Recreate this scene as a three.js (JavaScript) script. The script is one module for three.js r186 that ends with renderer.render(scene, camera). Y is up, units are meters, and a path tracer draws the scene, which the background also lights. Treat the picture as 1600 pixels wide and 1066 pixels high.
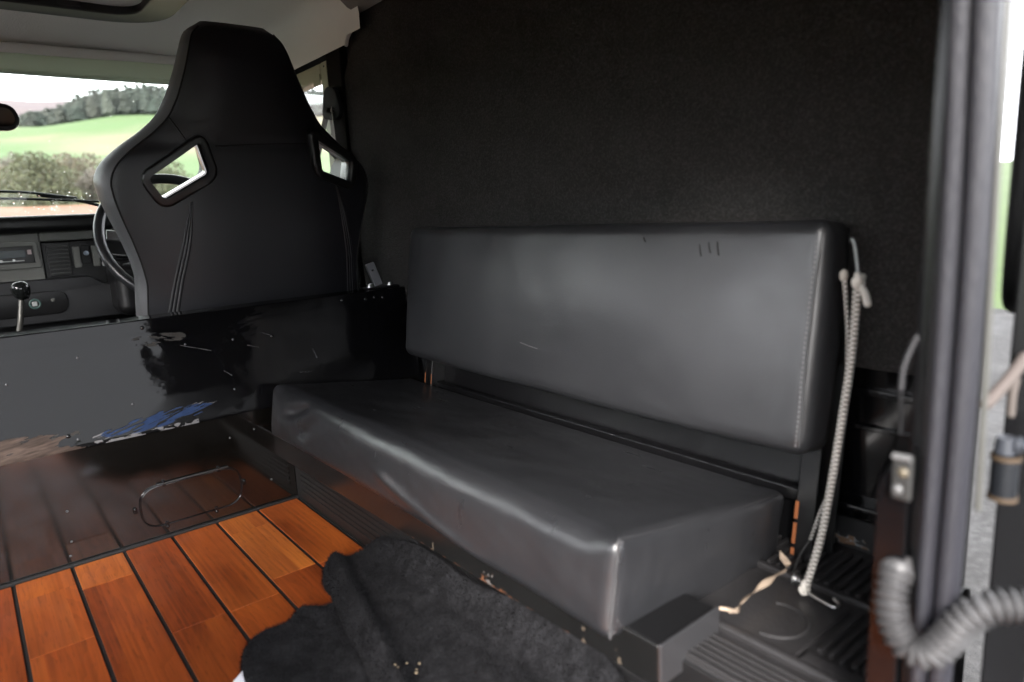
import * as THREE from 'three';
import { RoundedBoxGeometry } from 'three/addons/geometries/RoundedBoxGeometry.js';
import { MeshSurfaceSampler } from 'three/addons/math/MeshSurfaceSampler.js';
import { mergeGeometries, toCreasedNormals } from 'three/addons/utils/BufferGeometryUtils.js';
import { Brush, Evaluator, SUBTRACTION } from 'three-bvh-csg';

const scene = new THREE.Scene();
// ---------------------------------------------------------------- camera
// metres; the origin lies under the camera, y = 0 is the load floor, -z is the front of the vehicle, +x its right side
const camera = new THREE.PerspectiveCamera(53.14, 1024 / 682, 0.02, 6000);
camera.position.set(0, 0.66, 0);
camera.up.set(0.15740, 0.98056, -0.11713);
camera.lookAt(0.61439, 0.66 - 0.19009, -0.76576);
camera.focus = 1.6;
camera.userData.fStop = 2.7;
// ---------------------------------------------------------------- sky, sun, exposure
const SW = 256, SH = 128, skyData = new Float32Array(SW * SH * 4);
for (let j = 0; j < SH; j++) for (let i = 0; i < SW; i++) {
  const el = ((j + 0.5) / SH - 0.5) * Math.PI, s = Math.max(0, Math.sin(el)), k = (j * SW + i) * 4;
  const L = 0.66 * (el < -0.02 ? 0.35 : 1);
  skyData[k] = L * 0.97; skyData[k + 1] = L * 0.99; skyData[k + 2] = L * 1.04; skyData[k + 3] = 1;
}
const skyTex = new THREE.DataTexture(skyData, SW, SH, THREE.RGBAFormat, THREE.FloatType);
skyTex.mapping = THREE.EquirectangularReflectionMapping;
skyTex.magFilter = THREE.LinearFilter; skyTex.minFilter = THREE.LinearFilter; skyTex.needsUpdate = true;
scene.background = skyTex; scene.environment = skyTex;
const sun = new THREE.DirectionalLight(0xfff8f2, 1.5);
sun.position.set(-10, 6.8, 10); sun.target.position.set(0, 0, 0); sun.shadow.radius = 45;
scene.add(sun); scene.add(sun.target);
const renderer = new THREE.WebGLRenderer({ antialias: true });
renderer.toneMapping = THREE.LinearToneMapping;
renderer.toneMappingExposure = 9.5;
renderer.shadowMap.enabled = true;
scene.fog = new THREE.FogExp2(0xe6ecef, 0.00004);

// ---------------------------------------------------------------- helpers
function rng(seed) { let a = seed >>> 0; return () => { a = (a + 0x6D2B79F5) | 0; let t = Math.imul(a ^ (a >>> 15), 1 | a); t = (t + Math.imul(t ^ (t >>> 7), 61 | t)) ^ t; return ((t ^ (t >>> 14)) >>> 0) / 4294967296; }; }
const V = (x, y, z) => new THREE.Vector3(x, y, z), R = d => d * Math.PI / 180;
const lerp = (a, b, t) => a + (b - a) * t, clamp = (x, a, b) => Math.min(b, Math.max(a, x));
const sstep = (a, b, x) => { const t = clamp((x - a) / (b - a), 0, 1); return t * t * (3 - 2 * t); };
function table(t, x) { if (x <= t[0][0]) return t[0][1]; for (let i = 1; i < t.length; i++) if (x <= t[i][0]) return lerp(t[i - 1][1], t[i][1], (x - t[i - 1][0]) / (t[i][0] - t[i - 1][0])); return t[t.length - 1][1]; }
function hash2(i, j, s) { let h = Math.imul(i, 374761393) + Math.imul(j, 668265263) + Math.imul(s, 982451653); h = Math.imul(h ^ (h >>> 13), 1274126177); return ((h ^ (h >>> 16)) >>> 0) / 4294967296; }
function vn(x, y, s = 1, px = 0, py = 0) {          // value noise, optionally tiling with the period px, py
  let i = Math.floor(x), j = Math.floor(y); const fx = x - i, fy = y - j, u = fx * fx * (3 - 2 * fx), v = fy * fy * (3 - 2 * fy);
  let i1 = i + 1, j1 = j + 1;
  if (px) { i = ((i % px) + px) % px; i1 = ((i1 % px) + px) % px; }
  if (py) { j = ((j % py) + py) % py; j1 = ((j1 % py) + py) % py; }
  return lerp(lerp(hash2(i, j, s), hash2(i1, j, s), u), lerp(hash2(i, j1, s), hash2(i1, j1, s), u), v);
}
function fbm(x, y, s = 1, o = 4, px = 0, py = 0) { let a = 0.5, t = 0, n = 0; for (let k = 0; k < o; k++) { t += a * vn(x, y, s + k * 17, px, py); n += a; a *= 0.5; x *= 2; y *= 2; px *= 2; py *= 2; } return t / n; }
function tex(w, h, fn, srgb = false, rx = 1, ry = 1) {
  const d = new Uint8Array(w * h * 4);
  for (let j = 0; j < h; j++) for (let i = 0; i < w; i++) { const c = fn((i + 0.5) / w, (j + 0.5) / h), k = (j * w + i) * 4; for (let q = 0; q < 3; q++) d[k + q] = clamp(Math.round((Array.isArray(c) ? c[q] : c) * 255), 0, 255); d[k + 3] = 255; }
  const t = new THREE.DataTexture(d, w, h, THREE.RGBAFormat);
  t.magFilter = THREE.LinearFilter; t.minFilter = THREE.LinearMipmapLinearFilter; t.generateMipmaps = true;
  t.wrapS = t.wrapT = THREE.RepeatWrapping; t.repeat.set(rx, ry); if (srgb) t.colorSpace = THREE.SRGBColorSpace; t.needsUpdate = true; return t;
}
const lin = (r, g, b) => new THREE.Color().setRGB(r, g, b);
const S = c => c <= 0.0031308 ? c * 12.92 : 1.055 * Math.pow(c, 1 / 2.4) - 0.055;   // linear to sRGB for colour maps
function std(color, roughness, o = {}) { return new THREE.MeshStandardMaterial({ color: Array.isArray(color) ? lin(...color) : color, roughness, ...o }); }
function phys(color, roughness, o = {}) { return new THREE.MeshPhysicalMaterial({ color: Array.isArray(color) ? lin(...color) : color, roughness, ...o }); }
const taken = {};
function numbered(n) { const k = taken[n] = (taken[n] ?? -1) + 1; return k ? `${n}_${String(k).padStart(3, '0')}` : n; }
function tag(o, label, category, group) { o.userData.label = label; o.userData.category = category; if (group) o.userData.group = group; return o; }
function thing(name, label, category, pos = [0, 0, 0], group) { const o = new THREE.Group(); o.name = numbered(name); o.position.set(...pos); scene.add(o); return tag(o, label, category, group); }
function structure(name, pos = [0, 0, 0]) { const o = new THREE.Group(); o.name = numbered(name); o.position.set(...pos); o.userData.kind = 'structure'; scene.add(o); return o; }
function worldPos(o) { const p = V(0, 0, 0); for (let q = o; q && q !== scene; q = q.parent) p.add(q.position); return p; }
// a part whose geometry is given in world coordinates
function part(parent, name, geo, mat, label) { const p = worldPos(parent); geo.translate(-p.x, -p.y, -p.z); return local(parent, name, geo, mat, label); }
function local(parent, name, geo, mat, label) { const m = new THREE.Mesh(geo, mat); m.name = name; if (label) m.userData.label = label; parent.add(m); return m; }
function stuff(m) { m.userData.kind = 'stuff'; return m; }
function merge(list) { return mergeGeometries(list.map(g => { const q = g.index ? g.toNonIndexed() : g; for (const k of Object.keys(q.attributes)) if (!['position', 'normal', 'uv'].includes(k)) q.deleteAttribute(k); return q; })); }
function smooth(g) {                                 // normals shared by all vertices at one place
  g.computeVertexNormals(); const p = g.attributes.position, n = g.attributes.normal, m = new Map();
  const key = i => `${Math.round(p.getX(i) * 2e5)},${Math.round(p.getY(i) * 2e5)},${Math.round(p.getZ(i) * 2e5)}`;
  for (let i = 0; i < p.count; i++) { const k = key(i); let a = m.get(k); if (!a) m.set(k, a = [0, 0, 0]); a[0] += n.getX(i); a[1] += n.getY(i); a[2] += n.getZ(i); }
  for (let i = 0; i < p.count; i++) { const a = m.get(key(i)), l = Math.hypot(...a) || 1; n.setXYZ(i, a[0] / l, a[1] / l, a[2] / l); }
  return g;
}
function boxUV(g) { const p = g.attributes.position, n = g.attributes.normal, uv = g.attributes.uv; for (let i = 0; i < p.count; i++) { const a = Math.abs(n.getX(i)), b = Math.abs(n.getY(i)), c = Math.abs(n.getZ(i)); if (b >= a && b >= c) uv.setXY(i, p.getX(i), p.getZ(i)); else if (a >= c) uv.setXY(i, p.getZ(i), p.getY(i)); else uv.setXY(i, p.getX(i), p.getY(i)); } return g; }
function rbox(x0, x1, y0, y1, z0, z1, r = 0.003, seg = 2) { const w = Math.abs(x1 - x0), h = Math.abs(y1 - y0), d = Math.abs(z1 - z0); const g = new RoundedBoxGeometry(w, h, d, seg, Math.min(r, w * 0.49, h * 0.49, d * 0.49)); g.translate((x0 + x1) / 2, (y0 + y1) / 2, (z0 + z1) / 2); return boxUV(g); }
function softBox(w, h, d, r, n, deform) {            // a padded block: fine grid, rounded edges, then a deformation
  const ax = (L, m) => { const a = []; for (let i = 0; i <= 5; i++) a.push(-L / 2 + r * i / 5); for (let i = 1; i < m; i++) a.push(-L / 2 + r + (L - 2 * r) * i / m); for (let i = 0; i <= 5; i++) a.push(L / 2 - r + r * i / 5); return a; };
  const X = ax(w, n[0]), Y = ax(h, n[1]), Z = ax(d, n[2]);
  const g = new THREE.BoxGeometry(w, h, d, X.length - 1, Y.length - 1, Z.length - 1), p = g.attributes.position;
  const pick = (A, L, v) => A[Math.round((v + L / 2) / L * (A.length - 1))];
  for (let i = 0; i < p.count; i++) p.setXYZ(i, pick(X, w, p.getX(i)), pick(Y, h, p.getY(i)), pick(Z, d, p.getZ(i)));
  boxUV(g);
  const q = V(), c = V(), dv = V();
  for (let i = 0; i < p.count; i++) {
    q.fromBufferAttribute(p, i); c.set(clamp(q.x, -w / 2 + r, w / 2 - r), clamp(q.y, -h / 2 + r, h / 2 - r), clamp(q.z, -d / 2 + r, d / 2 - r));
    dv.subVectors(q, c).normalize(); q.copy(c).addScaledVector(dv, r); if (deform) deform(q, dv); p.setXYZ(i, q.x, q.y, q.z);
  }
  return smooth(g);
}
function grid(nu, nv, fn, uvf) {
  const P = [], U = [], I = [];
  for (let j = 0; j <= nv; j++) for (let i = 0; i <= nu; i++) { const u = i / nu, v = j / nv, q = fn(u, v); P.push(...q); U.push(...(uvf ? uvf(u, v, q) : [u, v])); }
  for (let j = 0; j < nv; j++) for (let i = 0; i < nu; i++) { const a = j * (nu + 1) + i, b = a + 1, c = a + nu + 1, d = c + 1; I.push(a, b, d, a, d, c); }
  const g = new THREE.BufferGeometry(); g.setAttribute('position', new THREE.Float32BufferAttribute(P, 3)); g.setAttribute('uv', new THREE.Float32BufferAttribute(U, 2)); g.setIndex(I); g.computeVertexNormals(); return g;
}
function tube(pts, r, seg = 40, rad = 10, closed = false, tension = 0.5) {
  const c = new THREE.CatmullRomCurve3(pts.map(p => V(...p)), closed, 'catmullrom', tension), g = new THREE.TubeGeometry(c, seg, r, rad, closed);
  if (closed) return g;
  const e = pts.length - 1, caps = [0, e].map(k => { const s = new THREE.SphereGeometry(r * 0.995, rad, 6); s.translate(...pts[k]); return s; });
  return merge([g, ...caps]);
}
function rod(a, b, r, r2 = r, rad = 12) { const A = V(...a), B = V(...b), d = B.clone().sub(A), g = new THREE.CylinderGeometry(r2, r, d.length(), rad); g.applyQuaternion(new THREE.Quaternion().setFromUnitVectors(V(0, 1, 0), d.normalize())); g.translate((a[0] + b[0]) / 2, (a[1] + b[1]) / 2, (a[2] + b[2]) / 2); return g; }
function roundPoly(pts, r, Cls = THREE.Shape) {
  const s = new Cls(), n = pts.length;
  for (let i = 0; i < n; i++) {
    const p = pts[i], a = pts[(i + n - 1) % n], b = pts[(i + 1) % n];
    const ta = Math.min(0.45, r / Math.hypot(a[0] - p[0], a[1] - p[1])), tb = Math.min(0.45, r / Math.hypot(b[0] - p[0], b[1] - p[1]));
    const q = [lerp(p[0], a[0], ta), lerp(p[1], a[1], ta)], e = [lerp(p[0], b[0], tb), lerp(p[1], b[1], tb)];
    if (i) s.lineTo(...q); else s.moveTo(...q);
    s.quadraticCurveTo(p[0], p[1], e[0], e[1]);
  }
  s.closePath(); return s;
}
function extrude(shape, depth, bevel = 0, curve = 10) { return new THREE.ExtrudeGeometry(shape, { depth, bevelEnabled: bevel > 0, bevelSize: bevel, bevelThickness: bevel, bevelSegments: 3, curveSegments: curve }); }
function bolt(r, h, n = 6) { const head = new THREE.CylinderGeometry(r * 0.92, r, h, n), w = new THREE.CylinderGeometry(r * 1.5, r * 1.55, h * 0.3, 16); head.translate(0, h * 0.65, 0); w.translate(0, h * 0.15, 0); return merge([head, w]); }

// ---------------------------------------------------------------- materials
const grain = tex(512, 512, (u, v) => { let m = 9; const n = 44, X = u * n, Y = v * n, i = Math.floor(X), j = Math.floor(Y); for (let a = -1; a <= 1; a++) for (let b = -1; b <= 1; b++) { const ii = (i + a + n) % n, jj = (j + b + n) % n; const d = Math.hypot(i + a + hash2(ii, jj, 3) - X, j + b + hash2(ii, jj, 4) - Y); if (d < m) m = d; } return clamp(1 - m, 0, 1); }, false, 12, 12);
const vinylMottle = tex(512, 512, (u, v) => { const n = fbm(u * 6, v * 6, 31, 5, 6, 6), f = fbm(u * 40, v * 40, 35, 3, 40, 40); const q = 0.37 + 0.16 * (n - 0.5) + 0.08 * (f - 0.5); return [q, q, q]; }, false, 1.7, 1.7);
const vinyl = phys([0.017, 0.0175, 0.0195], 1.0, { roughnessMap: vinylMottle, bumpMap: grain, bumpScale: 0.00012, ior: 1.72 });
const seatRough = tex(512, 512, (u, v) => { const n = fbm(u * 48, v * 7, 33, 4, 48, 7), m = fbm(u * 6, v * 6, 37, 4, 6, 6); const q = 0.31 + 0.24 * (n - 0.5) * sstep(0.3, 0.7, m) + 0.12 * (m - 0.5); return [q, q, q]; }, false, 1.7, 1.7);
const seatVinyl = phys([0.017, 0.0175, 0.0195], 1.0, { roughnessMap: seatRough, bumpMap: grain, bumpScale: 0.00012, ior: 1.75 });
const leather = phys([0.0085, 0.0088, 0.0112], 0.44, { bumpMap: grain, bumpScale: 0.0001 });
const litBolsterLeather = phys([0.085, 0.086, 0.09], 0.4, { bumpMap: grain, bumpScale: 0.0003 });  // grey bolster leather, colour lightened further for window light on the sides
const gloss = std([0.003, 0.003, 0.0034], 0.12);
const glossBlack = phys([0.004, 0.004, 0.0045], 0.22);
const seamShadeMat = std([0.003, 0.003, 0.003], 0.8);  // seat piping and seams: colour darker than the leather, for shade in the grooves
const satin = std([0.005, 0.005, 0.0055], 0.42);
const darkSatin = std([0.004, 0.004, 0.0045], 0.5);
const rubberBump = tex(256, 256, (u, v) => fbm(u * 32, v * 32, 9, 3, 32, 32), false, 8, 8);
const rubber = std([0.006, 0.006, 0.0065], 0.5, { bumpMap: rubberBump, bumpScale: 0.0003 });
const matTop = std([0.024, 0.023, 0.024], 0.42, { bumpMap: rubberBump, bumpScale: 0.0004 });
const seal = std([0.015, 0.015, 0.020], 0.45, { bumpMap: rubberBump, bumpScale: 0.0004 });
const caulk = std([0.008, 0.008, 0.008], 0.7);
const zinc = std([0.5, 0.5, 0.5], 0.35, { metalness: 1 });
const greyMetal = std([0.09, 0.092, 0.1], 0.45, { metalness: 0.3 });
const chromeish = std([0.8, 0.8, 0.8], 0.3, { metalness: 1 });
const plasticBlack = std([0.005, 0.005, 0.0055], 0.38);
const plasticGrey = std([0.13, 0.134, 0.123], 0.6);
const plasticDark = std([0.016, 0.017, 0.019], 0.5);
const carpetCol = tex(512, 512, (u, v) => { const n = fbm(u * 128, v * 128, 12, 2, 128, 128), m = fbm(u * 7, v * 7, 77, 3, 7, 7); const q = 0.017 + 0.028 * n * n + 0.008 * m; return [S(q * 1.03), S(q * 0.98), S(q * 0.95)]; }, true, 3, 3);
const carpetBump = tex(512, 512, (u, v) => fbm(u * 128, v * 128, 22, 2, 128, 128), false, 3, 3);
const carpet = phys([1, 1, 1], 1, { map: carpetCol, bumpMap: carpetBump, bumpScale: 0.0012, specularIntensity: 0.2 });
const fleeceCol = tex(512, 512, (u, v) => { const n = fbm(u * 128, v * 128, 5, 2, 128, 128), m = fbm(u * 24, v * 24, 6, 4, 24, 24); const q = 0.006 + 0.006 * sstep(0.3, 0.7, m) + 0.010 * n * n; return [S(q), S(q), S(q * 1.1)]; }, true, 2.5, 2.5);
const fleeceBump = tex(512, 512, (u, v) => 0.55 * fbm(u * 128, v * 128, 15, 2, 128, 128) + 0.45 * fbm(u * 20, v * 20, 16, 3, 20, 20), false, 2.5, 2.5);
const fleece = phys([1, 1, 1], 1, { map: fleeceCol, bumpMap: fleeceBump, bumpScale: 0.0022, sheen: 0.25, sheenRoughness: 0.7, sheenColor: lin(0.1, 0.1, 0.11), specularIntensity: 0.15 });
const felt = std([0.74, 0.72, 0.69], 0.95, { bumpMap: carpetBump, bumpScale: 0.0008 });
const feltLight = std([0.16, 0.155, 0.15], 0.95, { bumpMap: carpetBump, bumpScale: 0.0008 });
const greenPaint = std([0.30, 0.30, 0.20], 0.45);
const visorMat = phys([0.56, 0.62, 0.55], 1, { transmission: 0.6, thickness: 0 });
const screenGlass = phys([0.90, 0.93, 0.90], 0.0, { specularIntensity: 0.25, transmission: 1, thickness: 0, ior: 1.5 });
const glass = phys([1, 1, 1], 0.0, { transmission: 1, thickness: 0, ior: 1.5 });
// varnished hardwood, four boards with a figure of their own
const wood = [[0.34, 0.077, 0.014], [0.275, 0.058, 0.011], [0.38, 0.100, 0.020], [0.31, 0.066, 0.012]].map((c, k) => {
  const col = tex(256, 1024, (u, v) => {
    const w = fbm(u * 3, v * 2.2, 40 + k, 4), ring = Math.abs(((u - 0.5) * (2.2 + k * 0.5) + Math.pow(v * 2 - 0.6 - k * 0.2, 2) * 0.7 + (w - 0.5) * 2.4) * 5 % 1 - 0.5) * 2;
    const pore = vn(u * 120, v * 46, 60 + k), fine = fbm(u * 60, v * 5, 70 + k, 3), mott = fbm(u * 2.4, v * 5, 80 + k, 4);
    let q = 0.72 + 0.22 * (fine - 0.5) * 2 + 0.07 * (ring - 0.5) + 0.62 * (mott - 0.5); if (pore > 0.83) q *= 0.8;
    q = Math.max(0.25, q);
    return [S(c[0] * q), S(c[1] * q * (0.85 + 0.3 * mott)), S(c[2] * q)];
  }, true);
  const rough = tex(128, 512, (u, v) => { const q = 0.38 + 0.2 * fbm(u * 4, v * 14, 90 + k, 4); return [q, q, q]; });
  return phys([1, 1, 1], 1, { map: col, roughnessMap: rough, specularIntensity: 0.42 });
});

// ================================================================ THE SETTING
// ---- load floor of planks
const FLX = 0.557, floor = structure('cargo_floor', [0, 0, -0.8]);
part(floor, 'caulk_base', rbox(-0.372, FLX, -0.04, -0.0035, -1.556, -0.15, 0.002), caulk);
{
  const seams = [-0.377, -0.286, -0.194, -0.102, -0.010, 0.0865, 0.179, 0.2715, 0.3645, 0.4565, 0.553];
  const joints = [[-0.62], [-1.2, -0.4], [-0.8], [-0.95], [-1.245, -0.62], [-1.43, -0.72], [-1.161, -0.5], [-1.157, -0.66], [-1.211, -0.5], [-1.206, -0.7]];
  const pick = [0, 2, 1, 3, 0, 2, 1, 0, 2, 0], r = rng(5);
  for (let i = 0; i < 10; i++) {
    const cuts = [-1.546, ...joints[i], -0.155];
    for (let j = 0; j + 1 < cuts.length; j++) {
      const x0 = seams[i] + 0.0033, x1 = seams[i + 1] - 0.0033, z0 = cuts[j] + 0.0006, z1 = cuts[j + 1] - 0.0006, lift = (r() - 0.5) * 0.0006;
      const g = rbox(x0, x1, -0.0035, lift, z0, z1, 0.0012, 1), p = g.attributes.position, uv = g.attributes.uv, ou = r() * 3, ov = r() * 3;
      for (let k = 0; k < p.count; k++) uv.setXY(k, ou + p.getX(k) * 4.2, ov + p.getZ(k) * 0.85);
      part(floor, 'plank', g, wood[(pick[i] + j * 3 + (j && i === 6 ? 1 : 0)) % 4]);
    }
  }
  part(floor, 'edge_strip', rbox(-0.372, FLX, -0.0035, 0.004, -1.5565, -1.5475, 0.002), rubber);
  part(floor, 'edge_strip', rbox(0.5535, FLX, -0.0035, 0.002, -1.547, -0.15, 0.001), rubber);
  part(floor, 'sill_plate', rbox(-0.40, FLX + 0.02, -0.045, -0.005, -0.149, -0.10, 0.004), greyMetal);
}
// ---- bulkhead behind the front seats; the whole of it leans forward
const LEAN = 0.16, KICK = 0.016, bz = y => -1.557 - Math.min(y, 0.238) * KICK - Math.max(0, y - 0.238) * LEAN;
const bulk = structure('bulkhead', [0, 0, -1.56]);
const PX0 = -0.745, PX1 = 0.925;
{
  const chip = (u, v) => {              // paint damage as it lies on the panel: u, v are metres
    const st = fbm(u * 26 + v * 22, v * 300 - u * 70, 201, 4), st2 = fbm(u * 60, v * 120, 207, 4);
    const dx = (u - 0.285) / 0.11, yc = 0.2585 + (u - 0.285) * 0.07, dy = (v - yc) / 0.0155, m = 1 - dx * dx - dy * dy;
    const blue = m > 0 && st > 0.575 - 0.12 * m;
    const edge = m > -0.3 && !blue && st > 0.66 - 0.08 * m;
    let white = edge;
    const line = (x0, y0, x1, y1, w) => { const t = clamp(((u - x0) * (x1 - x0) + (v - y0) * (y1 - y0)) / ((x1 - x0) ** 2 + (y1 - y0) ** 2), 0, 1); return Math.hypot(u - lerp(x0, x1, t), v - lerp(y0, y1, t)) < w * (0.1 + 0.9 * st2); };
    if (line(0.642, 0.350, 0.648, 0.327, 0.0016) || line(0.49, 0.383, 0.515, 0.374, 0.0009) || line(0.43, 0.335, 0.445, 0.322, 0.0012) || line(0.60, 0.30, 0.63, 0.297, 0.0006) || line(0.35, 0.405, 0.41, 0.384, 0.0007) || line(0.53, 0.405, 0.545, 0.398, 0.001)) white = true;
    const low = v < 0.2405 + 0.004 * st2 && st2 > 0.52 && u > 0.15 && u < 0.36;
    const scuff = (Math.hypot((u - 0.31) / 0.055, (v - 0.425) / 0.014) < 1 && fbm(u * 60 + v * 160, v * 160, 221, 3) > 0.6) || (Math.hypot((u - 0.12) / 0.028, (v - 0.262) / 0.012) < 1 && st2 > 0.6);
    const wm = 1 - ((u - 0.02) / 0.13) ** 2 * (u > 0.02 ? 1 : 0.1) - ((v - 0.234) / 0.046) ** 2; const worn = wm > 0 && fbm(u * 20 + v * 30, v * 150 - u * 30, 227, 4) > 0.56 - 0.5 * wm;
    return { blue, white: white || low, scuff, st2, worn };
  };
  const U = u => lerp(PX0, PX1, u), W = v => lerp(0.228, 0.475, v);
  const col = tex(2048, 320, (u, v) => { const c = chip(U(u), W(v)), n = fbm(U(u) * 8, W(v) * 8, 231, 4); if (c.blue) return [S(0.006 + 0.012 * c.st2), S(0.014 + 0.025 * c.st2), S(0.045 + 0.055 * c.st2)]; if (c.white) return [S(0.12), S(0.12), S(0.125)]; if (c.scuff) return [S(0.03), S(0.027), S(0.025)]; if (c.worn) { const q = 0.25 + 1.3 * fbm(U(u) * 40 + W(v) * 60, W(v) * 320 - U(u) * 50, 229, 4) ** 1.3; return [S(0.06 * q), S(0.043 * q), S(0.035 * q)]; } const q = 0.002 + 0.002 * n; return [S(q), S(q), S(q * 1.15)]; }, true);
  const rough = tex(1024, 160, (u, v) => { const c = chip(U(u), W(v)), n = fbm(U(u) * 14, W(v) * 14, 241, 4); const q = c.blue || c.white || c.scuff || c.worn ? 0.5 : 0.03 + 0.05 * n + 0.16 * sstep(0.58, 0.72, fbm(U(u) * 6 + 3, W(v) * 11, 247, 4)); return [q, q, q]; });
  const bump = tex(1024, 160, (u, v) => { const x = U(u), y = W(v), c = chip(x, y); return 0.45 + 0.12 * (fbm(x * 22, y * 40, 251, 3) - 0.5) + 0.16 * (fbm(x * 70, y * 150, 255, 2) - 0.5) * sstep(0.50, 0.66, fbm(x * 5, y * 5, 258, 3)) - (c.blue ? 0.16 : c.white ? 0.1 : 0); });
  const upperMat = phys([1, 1, 1], 1, { map: col, roughnessMap: rough, bumpMap: bump, bumpScale: 0.0005, specularIntensity: 0.28 });
  const wav = (x, y) => 0.0014 * (fbm(x * 7, y * 7, 301, 3) - 0.5) + 0.0010 * (fbm(x * 19 + y * 6, y * 21, 305, 2) - 0.5);
  const up = grid(300, 50, (u, v) => { const x = lerp(PX0, PX1, u), y = lerp(0.234, 0.446, v); return [x, y, bz(y) + 0.004 + wav(x, y)]; }, (u, v, q) => [(q[0] - PX0) / (PX1 - PX0), (q[1] - 0.228) / 0.247]);
  const lip = grid(300, 2, (u, v) => { const x = lerp(PX0, PX1, u), y = 0.234; return [x, y - 0.0005 * v, lerp(bz(y) - 0.004, bz(y) + 0.004 + wav(x, y), v)]; }, u => [u, 0.03]);
  part(bulk, 'painted_panel', merge([up, lip]), upperMat);
  const low = grid(160, 30, (u, v) => { const x = lerp(PX0, PX1, u), y = lerp(-0.012, 0.238, v); return [x, y, bz(y) + 0.0010 * (fbm(x * 4, y * 4, 311, 2) - 0.5) + 0.00012 * (fbm(x * 26, y * 26, 312, 2) - 0.5)]; }, (u, v, q) => [q[0], q[1]]);
  const kick = phys([0.003, 0.0026, 0.0022], 0.095, { ior: 1.95 });
  part(bulk, 'kick_panel', low, kick);
  // capping: a folded strip riveted along the top
  const yT = 0.470, capLow = 0.4425;
  const face = grid(200, 6, (u, v) => { const x = lerp(PX0, PX1, u), y = lerp(capLow, yT - 0.003, v); return [x, y, bz(y) + 0.0075 + wav(x, y) * 0.6]; }, (u, v, q) => [(q[0] - PX0) / (PX1 - PX0), (q[1] - 0.228) / 0.247]);
  const fold = grid(200, 6, (u, v) => { const x = lerp(PX0, PX1, u), a = v * Math.PI / 2; return [x, yT - 0.003 + 0.003 * Math.sin(a), bz(yT) + 0.0045 + 0.003 * Math.cos(a)]; }, u => [u, 0.98]);
  const top = grid(200, 3, (u, v) => { const x = lerp(PX0, PX1, u); return [x, yT + 0.0004 * (vn(x * 9, 2, 3) - 0.5) + 0.0028 * v, lerp(bz(yT) + 0.0045, bz(yT) - 0.034, v)]; }, u => [u, 0.98]);
  const back = grid(2, 2, (u, v) => [lerp(PX0, PX1, u), lerp(yT + 0.0028, 0.0, v), bz(yT) - 0.034], u => [u, 0.98]);
  const under = grid(2, 1, (u, v) => [lerp(PX0, PX1, u), capLow, lerp(bz(capLow) + 0.002, bz(capLow) + 0.0075, v)], u => [u, 0.98]);
  part(bulk, 'capping_strip', merge([face, fold, top, back, under]), upperMat);
  part(bulk, 'seat_box', rbox(PX0, PX1, -0.32, -0.013, -1.66, -1.56, 0.003), satin);
  const nrm = V(0, LEAN, 1).normalize(), level = V(0, KICK, 1).normalize();
  const at = (x, y, off) => V(x, y, bz(y)).addScaledVector(y > 0.238 ? nrm : level, off);
  const screwG = new THREE.SphereGeometry(0.0052, 14, 8, 0, Math.PI * 2, 0, 0.95); screwG.translate(0, -0.0026, 0);
  const rivG = new THREE.SphereGeometry(0.0027, 10, 6, 0, Math.PI * 2, 0, 1.2); rivG.translate(0, -0.0008, 0);
  for (const [x, y, k] of [[0.283, 0.452, 1], [-0.05, 0.455, 1], [0.736, 0.455, 1], [0.549, 0.394, 1], [0.12, 0.262, 1], [0.80, 0.45, 1], [0.825, 0.452, 1], [0.85, 0.449, 1], [0.096, 0.113, 0], [0.094, 0.049, 0], [0.42, 0.183, 0], [0.088, 0.02, 0], [0.475, 0.19, 0], [0.5, 0.06, 0], [0.36, 0.405, 0], [0.46, 0.40, 0], [0.16, 0.41, 0], [0.04, 0.38, 0], [0.135, 0.252, 0], [0.445, 0.29, 0], [0.24, 0.30, 0]]) {
    const g = (k ? screwG : rivG).clone(); g.applyQuaternion(new THREE.Quaternion().setFromUnitVectors(V(0, 1, 0), y > 0.238 ? nrm : level)); const p = at(x, y, k && y > 0.44 ? 0.008 : k || y > 0.24 ? 0.0045 : 0.0006); g.translate(p.x, p.y, p.z);
    part(bulk, k ? 'screw' : 'rivet', g, k ? glossBlack : greyMetal);
  }
  // oval access cover with its clips
  const ox0 = 0.222, ox1 = 0.431, oy0 = 0.027, oy1 = 0.118, rr = 0.040, sh = roundPoly([[ox0, oy0], [ox1, oy0], [ox1, oy1], [ox0, oy1]], rr);
  const put = g => { g.rotateX(-Math.atan(KICK)); g.translate(0, 0, -1.557); return g; };
  const cover = part(bulk, 'access_cover', put((() => { const g = extrude(roundPoly([[ox0 + 0.003, oy0 + 0.003], [ox1 - 0.003, oy0 + 0.003], [ox1 - 0.003, oy1 - 0.003], [ox0 + 0.003, oy1 - 0.003]], rr), 0.0022, 0.0006, 16); g.translate(0, 0, -0.0006); return g; })()), kick);
  const rimPts = sh.getSpacedPoints(90).map(p => [p.x, p.y, 0.0012]); rimPts.pop();
  part(cover, 'rim', put(tube(rimPts, 0.0016, 180, 6, true)), gloss);
  for (const [x, y, a] of [[0.273, oy1, 0], [0.386, oy1, 0], [0.268, oy0, 1], [0.37, oy0, 1], [0.437, 0.072, 2], [0.212, 0.075, 2]]) {
    const g = merge([rbox(x - 0.0035, x + 0.0035, y - 0.006, y + 0.007, 0.0005, 0.0045, 0.0015), (() => { const b = new THREE.SphereGeometry(0.0035, 8, 6); b.translate(x, y + (a === 1 ? -0.004 : 0.004), 0.004); return b; })()]);
    part(cover, 'clip', put(g), gloss);
  }
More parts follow.
